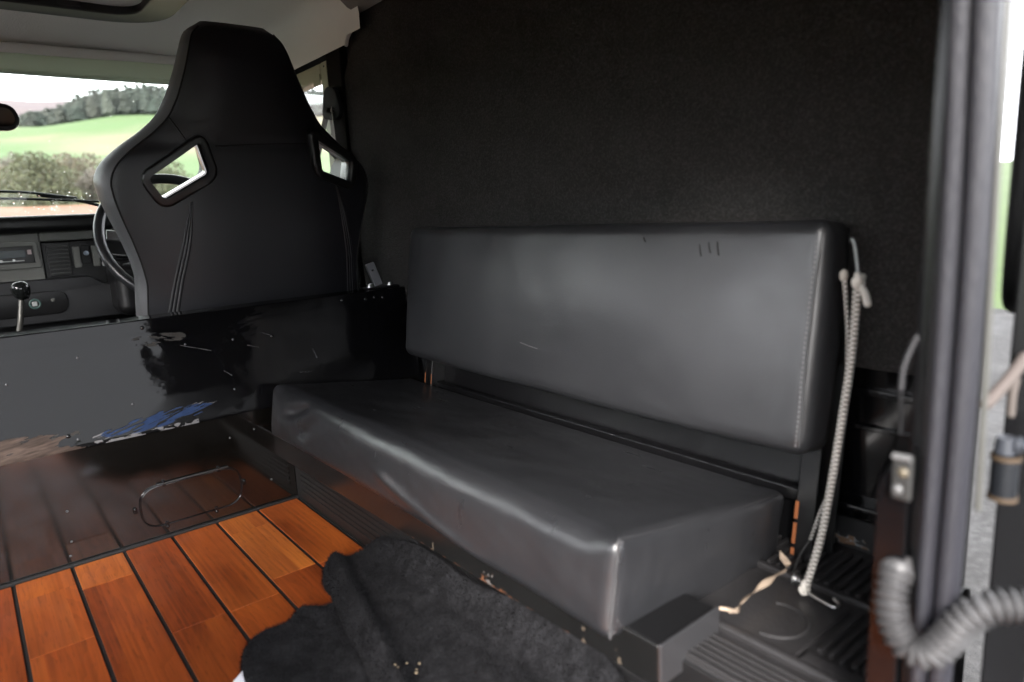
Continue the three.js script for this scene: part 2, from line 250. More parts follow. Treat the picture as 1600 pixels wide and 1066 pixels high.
  part(cover, 'hinge_bar', put(tube([[0.262, oy1 + 0.0015, 0.004], [0.405, oy1 + 0.0015, 0.004]], 0.0026, 8, 8)), std([0.02, 0.02, 0.02], 0.2));  // colour lightened to carry the highlight along the cover's top edge
}
// ---- right side of the load bay: wheel box with a ribbed rubber mat, tub side, carpeted wall
const SX = 0.932;
const wbox = structure('wheel_box', [0.56, 0, -0.9]);
{
  part(wbox, 'box_panel', rbox(FLX + 0.006, SX + 0.02, -0.012, 0.15, -1.575, -0.262, 0.004), satin);
  part(wbox, 'mat_side', rbox(FLX, FLX + 0.006, 0.0, 0.158, -1.556, -0.262, 0.0025), rubber);
  for (let i = 0; i < 8; i++) part(wbox, 'rib', rbox(FLX - 0.0028, FLX + 0.001, 0.022 + i * 0.0125, 0.0285 + i * 0.0125, -1.52, -0.265, 0.0016, 1), rubber);
  part(wbox, 'mat_top', rbox(FLX + 0.004, SX, 0.15, 0.160, -1.57, -0.260, 0.003), matTop);
  for (let i = 0; i < 6; i++) part(wbox, 'rib', rbox(0.5640 + i * 0.0096, 0.5695 + i * 0.0096, 0.159, 0.1645, -1.54 + 0.01 * i, -0.262, 0.0018, 1), matTop);
  part(wbox, 'raised_bead', (() => { const g = rbox(0.630, 0.642, 0.158, 0.1685, -1.54, -0.262, 0.004, 3); return g; })(), matTop);
  part(wbox, 'raised_panel', rbox(0.642, 0.775, 0.158, 0.1645, -1.54, -0.335, 0.003), matTop);
  const ring = new THREE.TorusGeometry(0.036, 0.0022, 8, 40, 3.6); ring.rotateX(Math.PI / 2); ring.rotateY(0.5); ring.translate(0.690, 0.1648, -0.385); part(wbox, 'ring_boss', ring, matTop);
  part(wbox, 'raised_panel', rbox(0.790, 0.80, 0.158, 0.1675, -1.54, -0.265, 0.003), matTop);
  part(wbox, 'raised_panel', rbox(0.642, 0.66, 0.158, 0.1672, -0.330, -0.262, 0.003), matTop);
  for (let i = 0; i < 19; i++) part(wbox, 'rib', rbox(0.806, 0.905, 0.159, 0.1665, -0.52 + i * 0.0135, -0.5135 + i * 0.0135, 0.0018, 1), matTop);
  for (let i = 0; i < 5; i++) part(wbox, 'rib', rbox(0.672, 0.776, 0.159, 0.1660, -0.325 + i * 0.0125, -0.319 + i * 0.0125, 0.0018, 1), matTop);
}
const wall = structure('side_wall', [SX, 0, -1]);
{
  const rust = tex(512, 128, (u, v) => { const n = fbm(u * 30, v * 8, 401, 4), k = fbm(u * 8, v * 3, 405, 3); if (v < 0.42 && k > 0.47 && n > 0.52) return n > 0.6 ? [S(0.12), S(0.07), S(0.04)] : [S(0.16), S(0.18), S(0.2)]; return [S(0.006), S(0.006), S(0.007)]; }, true);
  part(wall, 'tub_side', rbox(SX, SX + 0.05, -0.02, 0.436, -1.66, -0.30, 0.002), gloss);
  part(wall, 'ledge', rbox(SX - 0.022, SX, 0.2255, 0.234, -1.62, -0.30, 0.003), gloss);
  part(wall, 'ledge', rbox(SX - 0.010, SX, 0.388, 0.399, -1.62, -0.30, 0.003), gloss);
  part(wall, 'ledge', rbox(SX - 0.007, SX, 0.340, 0.347, -1.62, -0.30, 0.002), gloss);
  const foot = grid(2, 1, (u, v) => [SX - 0.0045, lerp(0.1605, 0.205, v), lerp(-0.62, -0.30, u)], (u, v) => [u, v]);
  part(wall, 'foot_flange', merge([foot, rbox(SX - 0.004, SX, 0.1605, 0.205, -0.62, -0.30, 0.001)]), std([1, 1, 1], 0.6, { map: rust }), 'rusty flaking flange along the foot of the wall');
  // carpet: front edge follows the door post
  const edge = y => table([[0.43, -1.825], [0.5, -1.833], [0.93, -1.905], [1.05, -1.84], [1.19, -1.735], [1.5, -1.6]], y);
  const front = grid(120, 110, (u, v) => { const y = lerp(0.428, 1.36, v), z = lerp(edge(y), -0.302, u); const bow = -0.012 * Math.sin(Math.PI * u) * Math.sin(Math.PI * v), e = Math.min(u, 1 - u) * 12; return [SX - 0.012 + bow + 0.0015 * (fbm(u * 9, v * 8, 411, 3) - 0.5) + (e < 0.05 ? 0.01 : 0), y, z]; }, (u, v, q) => [q[2], q[1]]);
  part(wall, 'carpet_panel', front, carpet);
  part(wall, 'outer_skin', rbox(SX + 0.052, SX + 0.06, -0.3, 1.30, -1.83, -0.30, 0.002), glossBlack);
  part(wall, 'skin_inner', rbox(SX, SX + 0.05, 0.4365, 1.36, -1.83, -0.30, 0.002), darkSatin);
}
// the side opposite, which the camera has at its back
const lwall = structure('side_wall', [-0.75, 0, -1]);
part(lwall, 'tub_side', rbox(-0.765, -0.745, -0.02, 0.52, -1.66, -0.12, 0.002), gloss);
part(lwall, 'outer_skin', rbox(-0.80, -0.77, -0.3, 0.52, -1.86, -0.12, 0.002), glossBlack);
for (const [y0, y1, z0, z1] of [[0.5205, 1.02, -0.30, -0.12], [0.5205, 1.02, -1.86, -1.60], [1.0205, 1.345, -1.86, -0.12]]) part(lwall, 'carpet_panel', rbox(-0.80, -0.745, y0, y1, z0, z1, 0.003), carpet);
part(lwall, 'unseen_window_pane', rbox(-0.778, -0.773, 0.515, 1.025, -1.605, -0.295, 0.001), glass);  // unseen side window, added and enlarged to light the bench front
const lbox = structure('wheel_box', [-0.55, 0, -0.9]);
part(lbox, 'box_panel', rbox(-0.744, -0.373, -0.012, 0.16, -1.555, -0.15, 0.004), rubber);
// ---- roof
const roof = structure('roof', [0, 1.3, -1.4]);
part(roof, 'roof_skin', rbox(-0.80, SX + 0.06, 1.345, 1.365, -2.72, -0.10, 0.004), glossBlack);
part(roof, 'cab_skin', rbox(SX + 0.045, SX + 0.06, 1.112, 1.345, -2.62, -1.84, 0.003), glossBlack);
part(roof, 'cab_skin', rbox(-0.80, -0.785, 1.112, 1.345, -2.62, -1.87, 0.003), glossBlack);
part(roof, 'roof_brow', rbox(-0.80, SX + 0.06, 1.192, 1.345, -2.72, -2.66, 0.004), glossBlack);
{
  // cab headliner: flat in the middle, turning down to the door tops, its rear corner cut
  const prof = (t, side) => { // t 0..1 from the middle outwards
    const xm = side > 0 ? 0.905 : -0.75, c = 0.07, flat = xm * 0.0, L = Math.abs(xm) - c, yT = 1.242;
    const a = clamp((t - 0.72) / 0.16, 0, 1), drop = clamp((t - 0.88) / 0.12, 0, 1);
    const x = t < 0.72 ? (t / 0.72) * L : L + c * Math.sin(a * Math.PI / 2);
    const y = t < 0.72 ? yT + 0.012 * (1 - (t / 0.72) ** 2) : yT - c * (1 - Math.cos(a * Math.PI / 2)) - drop * 0.058;
    return [Math.sign(xm) * x + flat, y];
  };
  const lining = grid(140, 90, (u, v) => {
    const s = u * 2 - 1, [x, y] = prof(Math.abs(s), s), low = sstep(1.19, 1.115, y), zr = lerp(-1.70, -1.775, Math.max(0, low - 0.25) / 0.75) , z = lerp(-2.63, zr, v);
    const front = sstep(-2.2, -2.63, z) * 0.06 * (Math.abs(s) < 0.8 ? 1 : 1 - (Math.abs(s) - 0.8) * 5), rip = 0.006 * Math.sin(z * 17 + x * 5) * sstep(0.45, 0.8, s) * (1 - sstep(0.9, 0.97, Math.abs(s)));
    return [x + rip * 0.5, y - front * 0.9 + rip + 0.004 * (fbm(x * 4 + 9, z * 4, 421, 2) - 0.5), z];
  }, (u, v, q) => [q[0], q[2]]);
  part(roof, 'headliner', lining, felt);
  const edge = []; for (let i = 0; i <= 60; i++) { const s = i / 60 * 2 - 1, [x, y] = prof(Math.abs(s), s), low = sstep(1.19, 1.115, y); edge.push([x, y, lerp(-1.70, -1.775, Math.max(0, low - 0.25) / 0.75)]); }
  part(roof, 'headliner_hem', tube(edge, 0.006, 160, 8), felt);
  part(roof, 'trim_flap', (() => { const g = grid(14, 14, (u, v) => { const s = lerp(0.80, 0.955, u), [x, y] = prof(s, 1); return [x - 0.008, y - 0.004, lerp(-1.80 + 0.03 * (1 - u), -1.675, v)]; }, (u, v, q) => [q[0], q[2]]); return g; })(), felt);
  const rear = grid(60, 40, (u, v) => { const s = u * 2 - 1, x = s > 0 ? s * 0.915 : -s * -0.742, e = sstep(0.80, 1, Math.abs(s)); return [x, 1.262 - 0.085 * e * e + 0.004 * (fbm(u * 8, v * 8, 431, 2) - 0.5), lerp(-1.712, -0.16, v)]; }, (u, v, q) => [q[0], q[2]]);
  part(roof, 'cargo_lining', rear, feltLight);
}
// ---- rear opening: right post with its rubber seals, left post, header
const post = structure('tail_door_post', [0.57, 0, -0.18]);
{
  const col = (z0, z1, x0, r, mat, name) => part(post, name, tube([[x0, 0.02, z0[0]], [x0, 0.3, z0[1]], [x0, 0.6, z0[2]], [x0, 0.9, z0[3]], [x0, 1.25, z0[4]]], r, 60, 14), mat);
  col([-0.1870, -0.1865, -0.1865, -0.1935, -0.197], 0, 0.562, 0.0063, seal, 'door_seal');
  col([-0.1715, -0.1712, -0.1705, -0.1785, -0.182], 0, 0.563, 0.0082, seal, 'door_seal');
  part(post, 'seal_web', rbox(0.5655, 0.575, 0.0, 1.28, -0.199, -0.1695, 0.003), rubber);
  part(post, 'post_face', (() => { const g = rbox(0, 0.43, 0, 1.30, -0.012, 0.012, 0.004); g.rotateY(Math.atan2(0.093, 0.40)); g.translate(0.574, 0, -0.197); return g; })(), glossBlack);
  part(post, 'edge_strip', rod([0.567, 0.42, -0.1565], [0.567, 1.25, -0.1755], 0.0022), std([0.06, 0.06, 0.054], 0.4));
  // lower jamb with a rounded top
  const jamb = extrude(roundPoly([[0.2035, 0], [0.2270, 0], [0.2245, 0.445], [0.2035, 0.452]], 0.02), 0.012, 0.001); jamb.rotateY(Math.PI / 2); jamb.translate(0.560, -0.01, 0);
  part(post, 'jamb_plate', jamb, gloss);
}
const rear = structure('tail_frame', [0, 0, -0.13]);
part(rear, 'frame_post', rbox(-0.80, -0.40, -0.3, 1.34, -0.15, -0.10, 0.01), glossBlack);
part(rear, 'lowered_header', rbox(-0.41, SX + 0.06, 0.895, 1.34, -0.15, -0.10, 0.01), glossBlack);  // out of view, set low to keep the sun off the backrest
part(rear, 'crossmember', rbox(-0.80, SX + 0.06, -0.30, -0.046, -0.16, -0.10, 0.006), glossBlack);
// ---- cab shell: floor, front wall, windscreen surround, posts
const cab = structure('cab_shell', [0, 0, -2.2]);
part(cab, 'cab_floor', rbox(-0.80, SX + 0.06, -0.34, -0.30, -2.70, -1.56, 0.004), rubber);
part(cab, 'firewall', rbox(-0.80, SX + 0.06, -0.30, 0.695, -2.70, -2.64, 0.004), satin);
part(cab, 'screen_rail', rbox(-0.80, SX + 0.06, 0.680, 0.702, -2.66, -2.57, 0.006), satin);
part(cab, 'screen_header', rbox(-0.80, SX + 0.06, 1.186, 1.215, -2.66, -2.59, 0.008), plasticDark);
part(cab, 'screen_post', rbox(SX - 0.045, SX + 0.06, 0.695, 1.20, -2.655, -2.58, 0.012), greenPaint);
part(cab, 'screen_post', rbox(-0.80, -0.715, 0.695, 1.20, -2.655, -2.58, 0.012), greenPaint);
part(cab, 'door_post', rbox(SX - 0.02, SX + 0.06, -0.3, 1.16, -1.925, -1.832, 0.006), phys([0.003, 0.003, 0.003], 0.9, { specularIntensity: 0.2 }));
part(cab, 'door_post', rbox(-0.80, -0.74, -0.3, 1.16, -1.925, -1.862, 0.006), darkSatin);
part(cab, 'transmission_tunnel', rbox(-0.14, 0.24, -0.30, -0.02, -2.60, -1.68, 0.05, 4), rubber);

// ================================================================ THE THINGS
// ---- front seat, seen from behind: a shell with two framed openings
{
  const seat = thing('bucket_seat', 'black leather bucket seat with high headrest and two framed shoulder openings', 'car seat', [0.57, 0.47, -1.66]);
  seat.rotation.x = R(8);
  const A = [[-0.2, 0.262], [0, 0.257], [0.065, 0.252], [0.112, 0.259], [0.159, 0.270], [0.2, 0.282], [0.24, 0.292], [0.283, 0.297], [0.315, 0.284], [0.347, 0.251], [0.379, 0.207], [0.416, 0.168], [0.46, 0.144], [0.521, 0.120], [0.58, 0.101], [0.600, 0.090], [0.612, 0.074], [0.618, 0.05]];
  const half = s => { let t = 0, n = 0; for (let k = -3; k <= 3; k++) { t += table(A, s + k * 0.004); n++; } return t / n; };
  const cx = s => table([[0.3, 0.003], [0.55, -0.009]], s);
  const kb = s => table([[-0.2, 0.03], [0.1, 0.032], [0.28, 0.040], [0.42, 0.028], [0.6, 0.018]], s);
  const crown = s => 0.012 * Math.exp(-(((s - 0.12) / 0.16) ** 2)) - 0.02 * sstep(0.52, 0.62, s) ** 2 + 0.006 * Math.exp(-(((s - 0.47) / 0.08) ** 2)) - 0.004 * Math.exp(-(((s - 0.364) / 0.012) ** 2));
  const surf = (x, s, off = 0) => { const a = half(s), q = Math.abs(x - cx(s)) / a; return [x, s, crown(s) - kb(s) * Math.pow(q, 3.2) + off]; };
  const bul = s => table([[-0.2, 0.018], [0.1, 0.018], [0.28, 0.028], [0.4, 0.022], [0.6, 0.016]], s);
  const thick = s => table([[-0.2, 0.15], [0.1, 0.15], [0.28, 0.15], [0.4, 0.12], [0.61, 0.095]], s);
  const M = 40;
  const loop = (s, sh = 0) => {
    const a = half(s), c = cx(s), pts = [], b = bul(s), T = thick(s), wE = crown(s) - kb(s);
    for (let i = 0; i <= M; i++) { const x = c + a * (i / M * 2 - 1); pts.push(surf(x, s)); }
    const side = sg => { const o = []; for (let i = 1; i <= 9; i++) { const t = i / 10, ang = t * Math.PI; o.push([c + sg * (a + b * Math.pow(Math.sin(ang), 0.7) - 0.02 * t), s, wE - T * t]); } return o; };
    pts.push(...side(1)); for (let i = 0; i <= 14; i++) { const x = c + (a - 0.02) * (1 - i / 7); pts.push([x, s, wE - T + (s > 0.40 ? 0 : -0.02 * Math.abs(1 - i / 7) + 0.02)]); } pts.push(...side(-1).reverse());
    return pts;
  };
  const rows = []; for (let i = 0; i <= 84; i++) rows.push(lerp(-0.2, 0.600, i / 84)); for (const s of [0.604, 0.608, 0.6115, 0.6145, 0.6165, 0.618]) rows.push(s);
  const P = [], I = [], L = rows.map(s => loop(s)), n = L[0].length;
  L.forEach((l, k) => { const top = Math.max(0, rows[k] - 0.598) / 0.02, mw = l.reduce((t, q) => t + q[2], 0) / n; l.forEach(q => P.push(q[0], q[1], lerp(q[2], mw, 0.55 * top * top))); });
  for (let k = 0; k + 1 < L.length; k++) for (let i = 0; i < n; i++) { const a = k * n + i, b = k * n + (i + 1) % n; I.push(a, b, b + n, a, b + n, a + n); }
  for (const [k, flip] of [[0, 1], [L.length - 1, 0]]) { const c = P.length / 3; let m = [0, 0, 0]; for (let i = 0; i < n; i++) for (let q = 0; q < 3; q++) m[q] += P[(k * n + i) * 3 + q] / n; P.push(...m); for (let i = 0; i < n; i++) { const a = k * n + i, b = k * n + (i + 1) % n; I.push(...(flip ? [b, a, c] : [a, b, c])); } }
  let shell = new THREE.BufferGeometry(); shell.setAttribute('position', new THREE.Float32BufferAttribute(P, 3)); shell.setAttribute('uv', new THREE.Float32BufferAttribute(new Float32Array(P.length / 3 * 2), 2)); shell.setIndex(I); shell.computeVertexNormals();
  const frames = [
    { inn: [[0.351, 0.290], [0.449, 0.359], [0.463, 0.304], [0.374, 0.251]], cx: 0.409, tilt: -9 },
    { inn: [[0.716, 0.376], [0.724, 0.308], [0.803, 0.281], [0.811, 0.327]], cx: 0.764, tilt: 12 },
  ];
  const ev = new Evaluator(); ev.attributes = ['position', 'normal', 'uv']; ev.useGroups = false;
  let body = new Brush(shell); body.updateMatrixWorld();
  const rel = pts => pts.map(([x, s]) => [x - 0.57, s]);
  const grow = (pts, d) => { const c = pts.reduce((t, p) => [t[0] + p[0] / pts.length, t[1] + p[1] / pts.length], [0, 0]); return pts.map((p, i) => { const a = pts[(i + pts.length - 1) % pts.length], b = pts[(i + 1) % pts.length]; const na = norm2(a, p), nb = norm2(p, b), s = orient(pts); let nx = (na[0] + nb[0]) * s, ny = (na[1] + nb[1]) * s; const l = Math.hypot(nx, ny) || 1, cosh = (na[0] * nx * s + na[1] * ny * s) / l; return [p[0] + nx / l * d / Math.max(0.45, cosh), p[1] + ny / l * d / Math.max(0.45, cosh)]; }); };
  const norm2 = (a, b) => { const dx = b[0] - a[0], dy = b[1] - a[1], l = Math.hypot(dx, dy); return [dy / l, -dx / l]; };
  const orient = pts => { let t = 0; pts.forEach((p, i) => { const q = pts[(i + 1) % pts.length]; t += p[0] * q[1] - q[0] * p[1]; }); return t > 0 ? 1 : -1; };
  for (const f of frames) { f.in = rel(f.inn); const cut = new Brush((() => { const g = extrude(roundPoly(grow(f.in, 0.004), 0.012), 0.5, 0, 6); g.translate(0, 0, -0.3); return g; })()); cut.updateMatrixWorld(); body = ev.evaluate(body, cut, SUBTRACTION); body.updateMatrixWorld(); const m0 = f.in.reduce((t, p) => [t[0] + p[0] / 4, t[1] + p[1] / 4], [0, 0]), zf = surf(m0[0], m0[1])[2]; const wide = new Brush((() => { const g = extrude(roundPoly(grow(f.in, 0.03), 0.03), 0.3, 0, 6); g.translate(0, 0, zf - 0.035 - 0.3); return g; })()); wide.updateMatrixWorld(); body = ev.evaluate(body, wide, SUBTRACTION); body.updateMatrixWorld(); }
  shell = toCreasedNormals(body.geometry, R(40)); { const p = shell.attributes.position, uv = []; for (let i = 0; i < p.count; i++) uv.push(p.getX(i), p.getY(i)); shell.setAttribute('uv', new THREE.Float32BufferAttribute(uv, 2)); }
  local(seat, 'shell', shell, leather);
  for (const f of frames) {
    const m = f.in.reduce((t, p) => [t[0] + p[0] / 4, t[1] + p[1] / 4], [0, 0]), zc = surf(m[0], m[1])[2];
    const ctr = f.in.map(p => [p[0] - m[0], p[1] - m[1]]), out = grow(ctr, 0.0165);
    const sh = roundPoly(out, 0.026); sh.holes.push(roundPoly(grow(ctr, 0.0055), 0.010, THREE.Path));
    const g = extrude(sh, 0.014, 0.005, 10); g.rotateY(R(f.tilt)); g.translate(m[0], m[1], zc - 0.007);
    const fr = local(seat, 'vent_frame', toCreasedNormals(g, R(35)), plasticBlack);
    const s2 = roundPoly(grow(ctr, 0.0042), 0.008); s2.holes.push(roundPoly(grow(ctr, 0.0008), 0.006, THREE.Path));
    const g2 = extrude(s2, 0.036, 0, 8); g2.rotateY(R(f.tilt)); g2.translate(m[0], m[1], zc - 0.040);
    local(fr, 'vent_sleeve', g2, chromeish);
  }
  for (const sg of [-1, 1]) { const pts = []; for (let i = 0; i <= 44; i++) { const s = lerp(-0.05, 0.604, i / 44), a = half(s); pts.push(surf(cx(s) + sg * a * 0.997, s, 0.0002)); } local(seat, 'piping', tube(pts, 0.0018, 200, 6), seamShadeMat); }
  { const pts = []; for (let i = 0; i <= 20; i++) { const x = lerp(-0.084, 0.129, i / 20); pts.push(surf(x, lerp(0.360, 0.369, i / 20) + 0.002 * Math.sin(i / 20 * Math.PI), -0.0004)); } local(seat, 'seam', tube(pts, 0.0017, 60, 6), seamShadeMat); }
  for (const [x0, s0, x1, s1] of [[-0.169, 0.416, -0.142, 0.368], [0.165, 0.412, 0.158, 0.39]]) { const pts = []; for (let i = 0; i <= 6; i++) pts.push(surf(lerp(x0, x1, i / 6), lerp(s0, s1, i / 6), -0.0002)); local(seat, 'seam', tube(pts, 0.0015, 20, 6), seamShadeMat); }
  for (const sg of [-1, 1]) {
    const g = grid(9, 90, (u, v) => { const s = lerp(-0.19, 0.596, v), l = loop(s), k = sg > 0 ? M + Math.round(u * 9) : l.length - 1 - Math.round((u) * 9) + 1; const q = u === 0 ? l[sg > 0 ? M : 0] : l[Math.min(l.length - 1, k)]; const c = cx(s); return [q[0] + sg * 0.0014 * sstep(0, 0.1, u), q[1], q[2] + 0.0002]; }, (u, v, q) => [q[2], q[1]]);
    local(seat, 'side_bolster', g, litBolsterLeather);
  }
  // pleated strips below the openings
  for (const [a, b] of [[[[0.4215, 0.242], [0.395, 0.153], [0.371, 0.069], [0.352, -0.01]], [[0.4265, 0.242], [0.414, 0.151], [0.392, 0.067], [0.376, -0.01]]], [[[0.766, 0.272], [0.778, 0.191], [0.790, 0.091], [0.792, -0.01]], [[0.769, 0.272], [0.793, 0.191], [0.811, 0.091], [0.815, -0.01]]]]) {
    const ca = new THREE.CatmullRomCurve3(a.map(p => V(p[0] - 0.57, p[1], 0))), cb = new THREE.CatmullRomCurve3(b.map(p => V(p[0] - 0.57, p[1], 0)));
    const pa = V(), pb = V();
    const g = grid(24, 40, (u, v) => { ca.getPoint(v, pa); cb.getPoint(v, pb); const x = lerp(pa.x, pb.x, u), s = lerp(pa.y, pb.y, u); return surf(x, s, 0.0004 + 0.0016 * Math.abs(Math.sin(u * Math.PI * 3))); });
    const strip = local(seat, 'pleated_strip', g, leather);
    const st = []; for (const c of [ca, cb]) for (let i = 0; i < 60; i++) { const p = c.getPoint(i / 60), q = c.getPoint((i + 0.55) / 60); const P0 = surf(p.x, p.y, 0.0012), P1 = surf(q.x, q.y, 0.0012); st.push(rod(P0, P1, 0.0005, 0.0005, 4)); }
    stuff(local(strip, 'stitching', merge(st), std([0.02, 0.02, 0.02], 0.8)));
  }
  const cush = softBox(0.5, 0.13, 0.46, 0.04, [14, 4, 12], q => { q.y += 0.02 * Math.cos(q.x * 6); }); cush.translate(0, -0.24, -0.33); local(seat, 'seat_cushion', cush, leather);
}
// ---- folding bench along the wheel box
const BY = y => y;
{
  const bench = thing('bench_seat', 'black vinyl padded folding bench with separate backrest along the right wall', 'bench seat', [0.70, 0.16, -0.98]);
  // seat cushion
  const t = R(8.9), W = 0.362, T = 0.118, L = 1.036, cx = 0.515 + Math.cos(t) * W / 2 - Math.sin(t) * T / 2, cy = 0.2985 - Math.sin(t) * W / 2 - Math.cos(t) * T / 2, cz = -0.9915;
  const dents = [[-1.375, 0.02, 0.035, 0.018, 0.007], [-1.34, 0.035, 0.02, 0.01, 0.006], [-1.33, -0.012, 0.03, 0.016, 0.006], [-1.29, 0.015, 0.04, 0.02, 0.003], [-1.42, -0.01, 0.05, 0.03, -0.004]];
  const cushion = softBox(W, T, L, 0.016, [84, 26, 120], (q, n) => {
    const Rr = 0.034, ea = q.x + W / 2, eb = T / 2 - q.y, kz = sstep(L / 2, L / 2 - 0.05, Math.abs(q.z)), Re = lerp(0.017, Rr, kz);
    if (ea < Re && eb < Re) { const l = Math.hypot(Re - ea, Re - eb); if (l > Re) { q.x = -W / 2 + Re - (Re - ea) / l * Re; q.y = T / 2 - Re + (Re - eb) / l * Re; } }
    const z = q.z + cz, big = fbm(q.x * 7 + 3, z * 6, 501, 3) - 0.5, sm = fbm(q.x * 24 + q.y * 20, z * 22, 505, 3) - 0.5;
    const mid = Math.max(0, 1 - (2 * q.x / W) ** 2) * Math.max(0, 1 - (2 * q.z / L) ** 4);
    if (n.y > 0.3) q.y += 0.006 * big * mid * 2 + 0.0016 * sm - 0.006 * mid * sstep(-0.2, 0.3, q.x / W + 0.4);
    if (n.x < -0.2) {
      let d = 0; for (const [dz, dy, sz, sy, amp] of dents) { const rz = z - dz - (q.y - dy) * 0.9; d += 1.7 * amp * Math.exp(-((rz / sz) ** 2) - ((q.y - dy) / sy) ** 2); }
      const m = Math.max(0, 1 - (2 * q.y / T) ** 2);
      d -= 0.0055 * m; d += 0.004 * (fbm(z * 9 + q.y * 14, q.y * 9 - z * 3, 511, 3) - 0.5) * (0.4 + m);
      const cr = (q.y + 0.035) - (z + 0.86) * -0.16; d -= 0.0045 * Math.exp(-((cr / 0.010) ** 2)) * sstep(-1.05, -0.95, z) * sstep(-0.5, -0.62, z);
      q.x += d;
    }
    if (n.z > 0.2) q.z += 0.010 * Math.max(0, 1 - (2 * q.y / T) ** 2) * Math.max(0, 1 - (2 * q.x / W) ** 2) + 0.004 * (fbm(q.x * 12, q.y * 16, 515, 3) - 0.5);
    // sharp sewn corners
    const k = Math.pow(Math.abs(2 * q.z / L), 18) * Math.pow(Math.abs(2 * q.x / W), 8) * Math.pow(Math.abs(2 * q.y / T), 2);
    q.x += Math.sign(q.x) * 0.003 * k; q.y += Math.sign(q.y) * 0.002 * k; q.z += Math.sign(q.z) * 0.004 * k;
    q.y += 0.0025 * Math.sin(z * 5.2 + 0.6) * sstep(0, -0.02, q.y + 0.03);
    if (q.y < -0.03) q.y += 0.01 * sstep(0.1, -0.18, q.x) * 0;
  });
  const place = g => { g.rotateZ(-t); g.translate(cx, cy, cz); return g; };
  const cu = part(bench, 'seat_cushion', place(cushion), seatVinyl);
  { // sewn near corner and near top edge
    const ex = -W / 2 + 0.0035, ez = L / 2 - 0.0015; const pts = []; for (let i = 0; i <= 12; i++) { const y = lerp(-T / 2 + 0.004, T / 2 - 0.003, i / 12); pts.push([ex - 0.001 + 0.001 * vn(i * 0.9, 1, 7), y, ez + 0.0005]); }
    part(cu, 'corner_seam', place(tube(pts, 0.0022, 40, 8)), vinyl);
    const st = []; for (let i = 0; i < 17; i++) { const y = lerp(-T / 2 + 0.008, T / 2 - 0.006, i / 16); st.push(rod([ex - 0.003, y, ez - 0.002], [ex + 0.0045, y + 0.0016, ez + 0.0022], 0.0007, 0.0007, 5)); }
    stuff(part(cu, 'stitching', place(merge(st)), std([0.10, 0.10, 0.105], 0.7)));
    const tp = []; for (let i = 0; i <= 16; i++) { const x = lerp(-W / 2 + 0.006, W / 2 - 0.02, i / 16); tp.push([x, T / 2 - 0.0025 + 0.001 * vn(i, 3, 8) - 0.004 * Math.sin(i / 16 * Math.PI), L / 2 - 0.0045]); }
    part(cu, 'edge_seam', place(tube(tp, 0.0019, 50, 8)), vinyl);
  }
  // backrest
  const b = R(8), BH = 0.306, BT = 0.074, BL = 1.012, bz0 = -1.428 + BL / 2;
  const back = softBox(BT, BH, BL, 0.021, [8, 40, 120], (q, n) => {
    const m = Math.max(0, 1 - (2 * q.y / BH) ** 2) * Math.max(0, 1 - (2 * q.z / BL) ** 6);
    if (n.x < -0.2) q.x += -0.009 * m + 0.0026 * (fbm(q.y * 7, q.z * 6, 521, 3) - 0.5) + 0.0012 * (fbm(q.y * 20 + q.z * 6, q.z * 14, 525, 2) - 0.5);
    if (n.y > 0.3) q.y += 0.0035 * (fbm(q.z * 7, q.x * 7, 531, 3) - 0.5) + 0.002 * Math.exp(-(((q.z - BL / 2) / 0.02) ** 2));
    if (n.y < -0.3) q.y += -0.004 * Math.max(0, 1 - (2 * q.z / BL) ** 4) + 0.003 * (fbm(q.z * 6, 2, 533, 3) - 0.5);
    if (n.z > 0.3) q.z += 0.004 * Math.max(0, 1 - (2 * q.y / BH) ** 2);
  });
  const bx = 0.80 + Math.sin(b) * BH / 2 + Math.cos(b) * BT / 2 + 0.0035, by = 0.329 + Math.cos(b) * BH / 2 - Math.sin(b) * BT / 2 - 0.002;
  const put = g => { g.rotateZ(-b); g.translate(bx, by, bz0); return g; };
  const bk = part(bench, 'backrest_cushion', put(back), vinyl);
  { const sx = -BT / 2 - 0.0002, sz = BL / 2 - 0.0125, pts = []; for (let i = 0; i <= 14; i++) pts.push([sx + 0.0045 - 0.0035 * Math.sin(i / 14 * Math.PI), lerp(-BH / 2 + 0.012, BH / 2 - 0.012, i / 14), sz + 0.004 - 0.001 * vn(i * 1.3, 5, 3)]);
    part(bk, 'seam', put(tube(pts, 0.0016, 60, 8)), vinyl);
    const c = new THREE.CatmullRomCurve3(pts.map(p => V(...p))), st = []; for (let i = 0; i < 44; i++) { const a = c.getPoint(i / 44), d = c.getPoint((i + 0.6) / 44); st.push(rod([a.x - 0.0022, a.y, a.z - 0.004], [d.x - 0.0022, d.y, d.z - 0.004], 0.0011, 0.0011, 5)); }
    stuff(part(bk, 'stitching', put(merge(st)), std([0.16, 0.16, 0.165], 0.7)));
    // a pale scrape across the pad
    part(bk, 'scrape', put((() => { const g = tube([[-BT / 2 - 0.0088, -0.070, -0.058], [-BT / 2 - 0.0092, -0.0735, -0.03], [-BT / 2 - 0.0088, -0.0755, -0.01]], 0.0006, 16, 6); return g; })()), std([0.13, 0.13, 0.13], 0.7)); }
  for (const [z, y, l] of [[-0.600, 0.118, 0.016], [-0.585, 0.121, 0.014], [-0.571, 0.122, 0.018], [-0.705, 0.128, 0.006]]) part(bk, 'scuff', put(tube([[-BT / 2 - 0.0030, y, z - bz0], [-BT / 2 - 0.0042, y - l * 0.5, z - bz0 + 0.002], [-BT / 2 - 0.0050, y - l, z - bz0 + 0.005]], 0.0011, 10, 5)), std([0.003, 0.003, 0.003], 0.9));
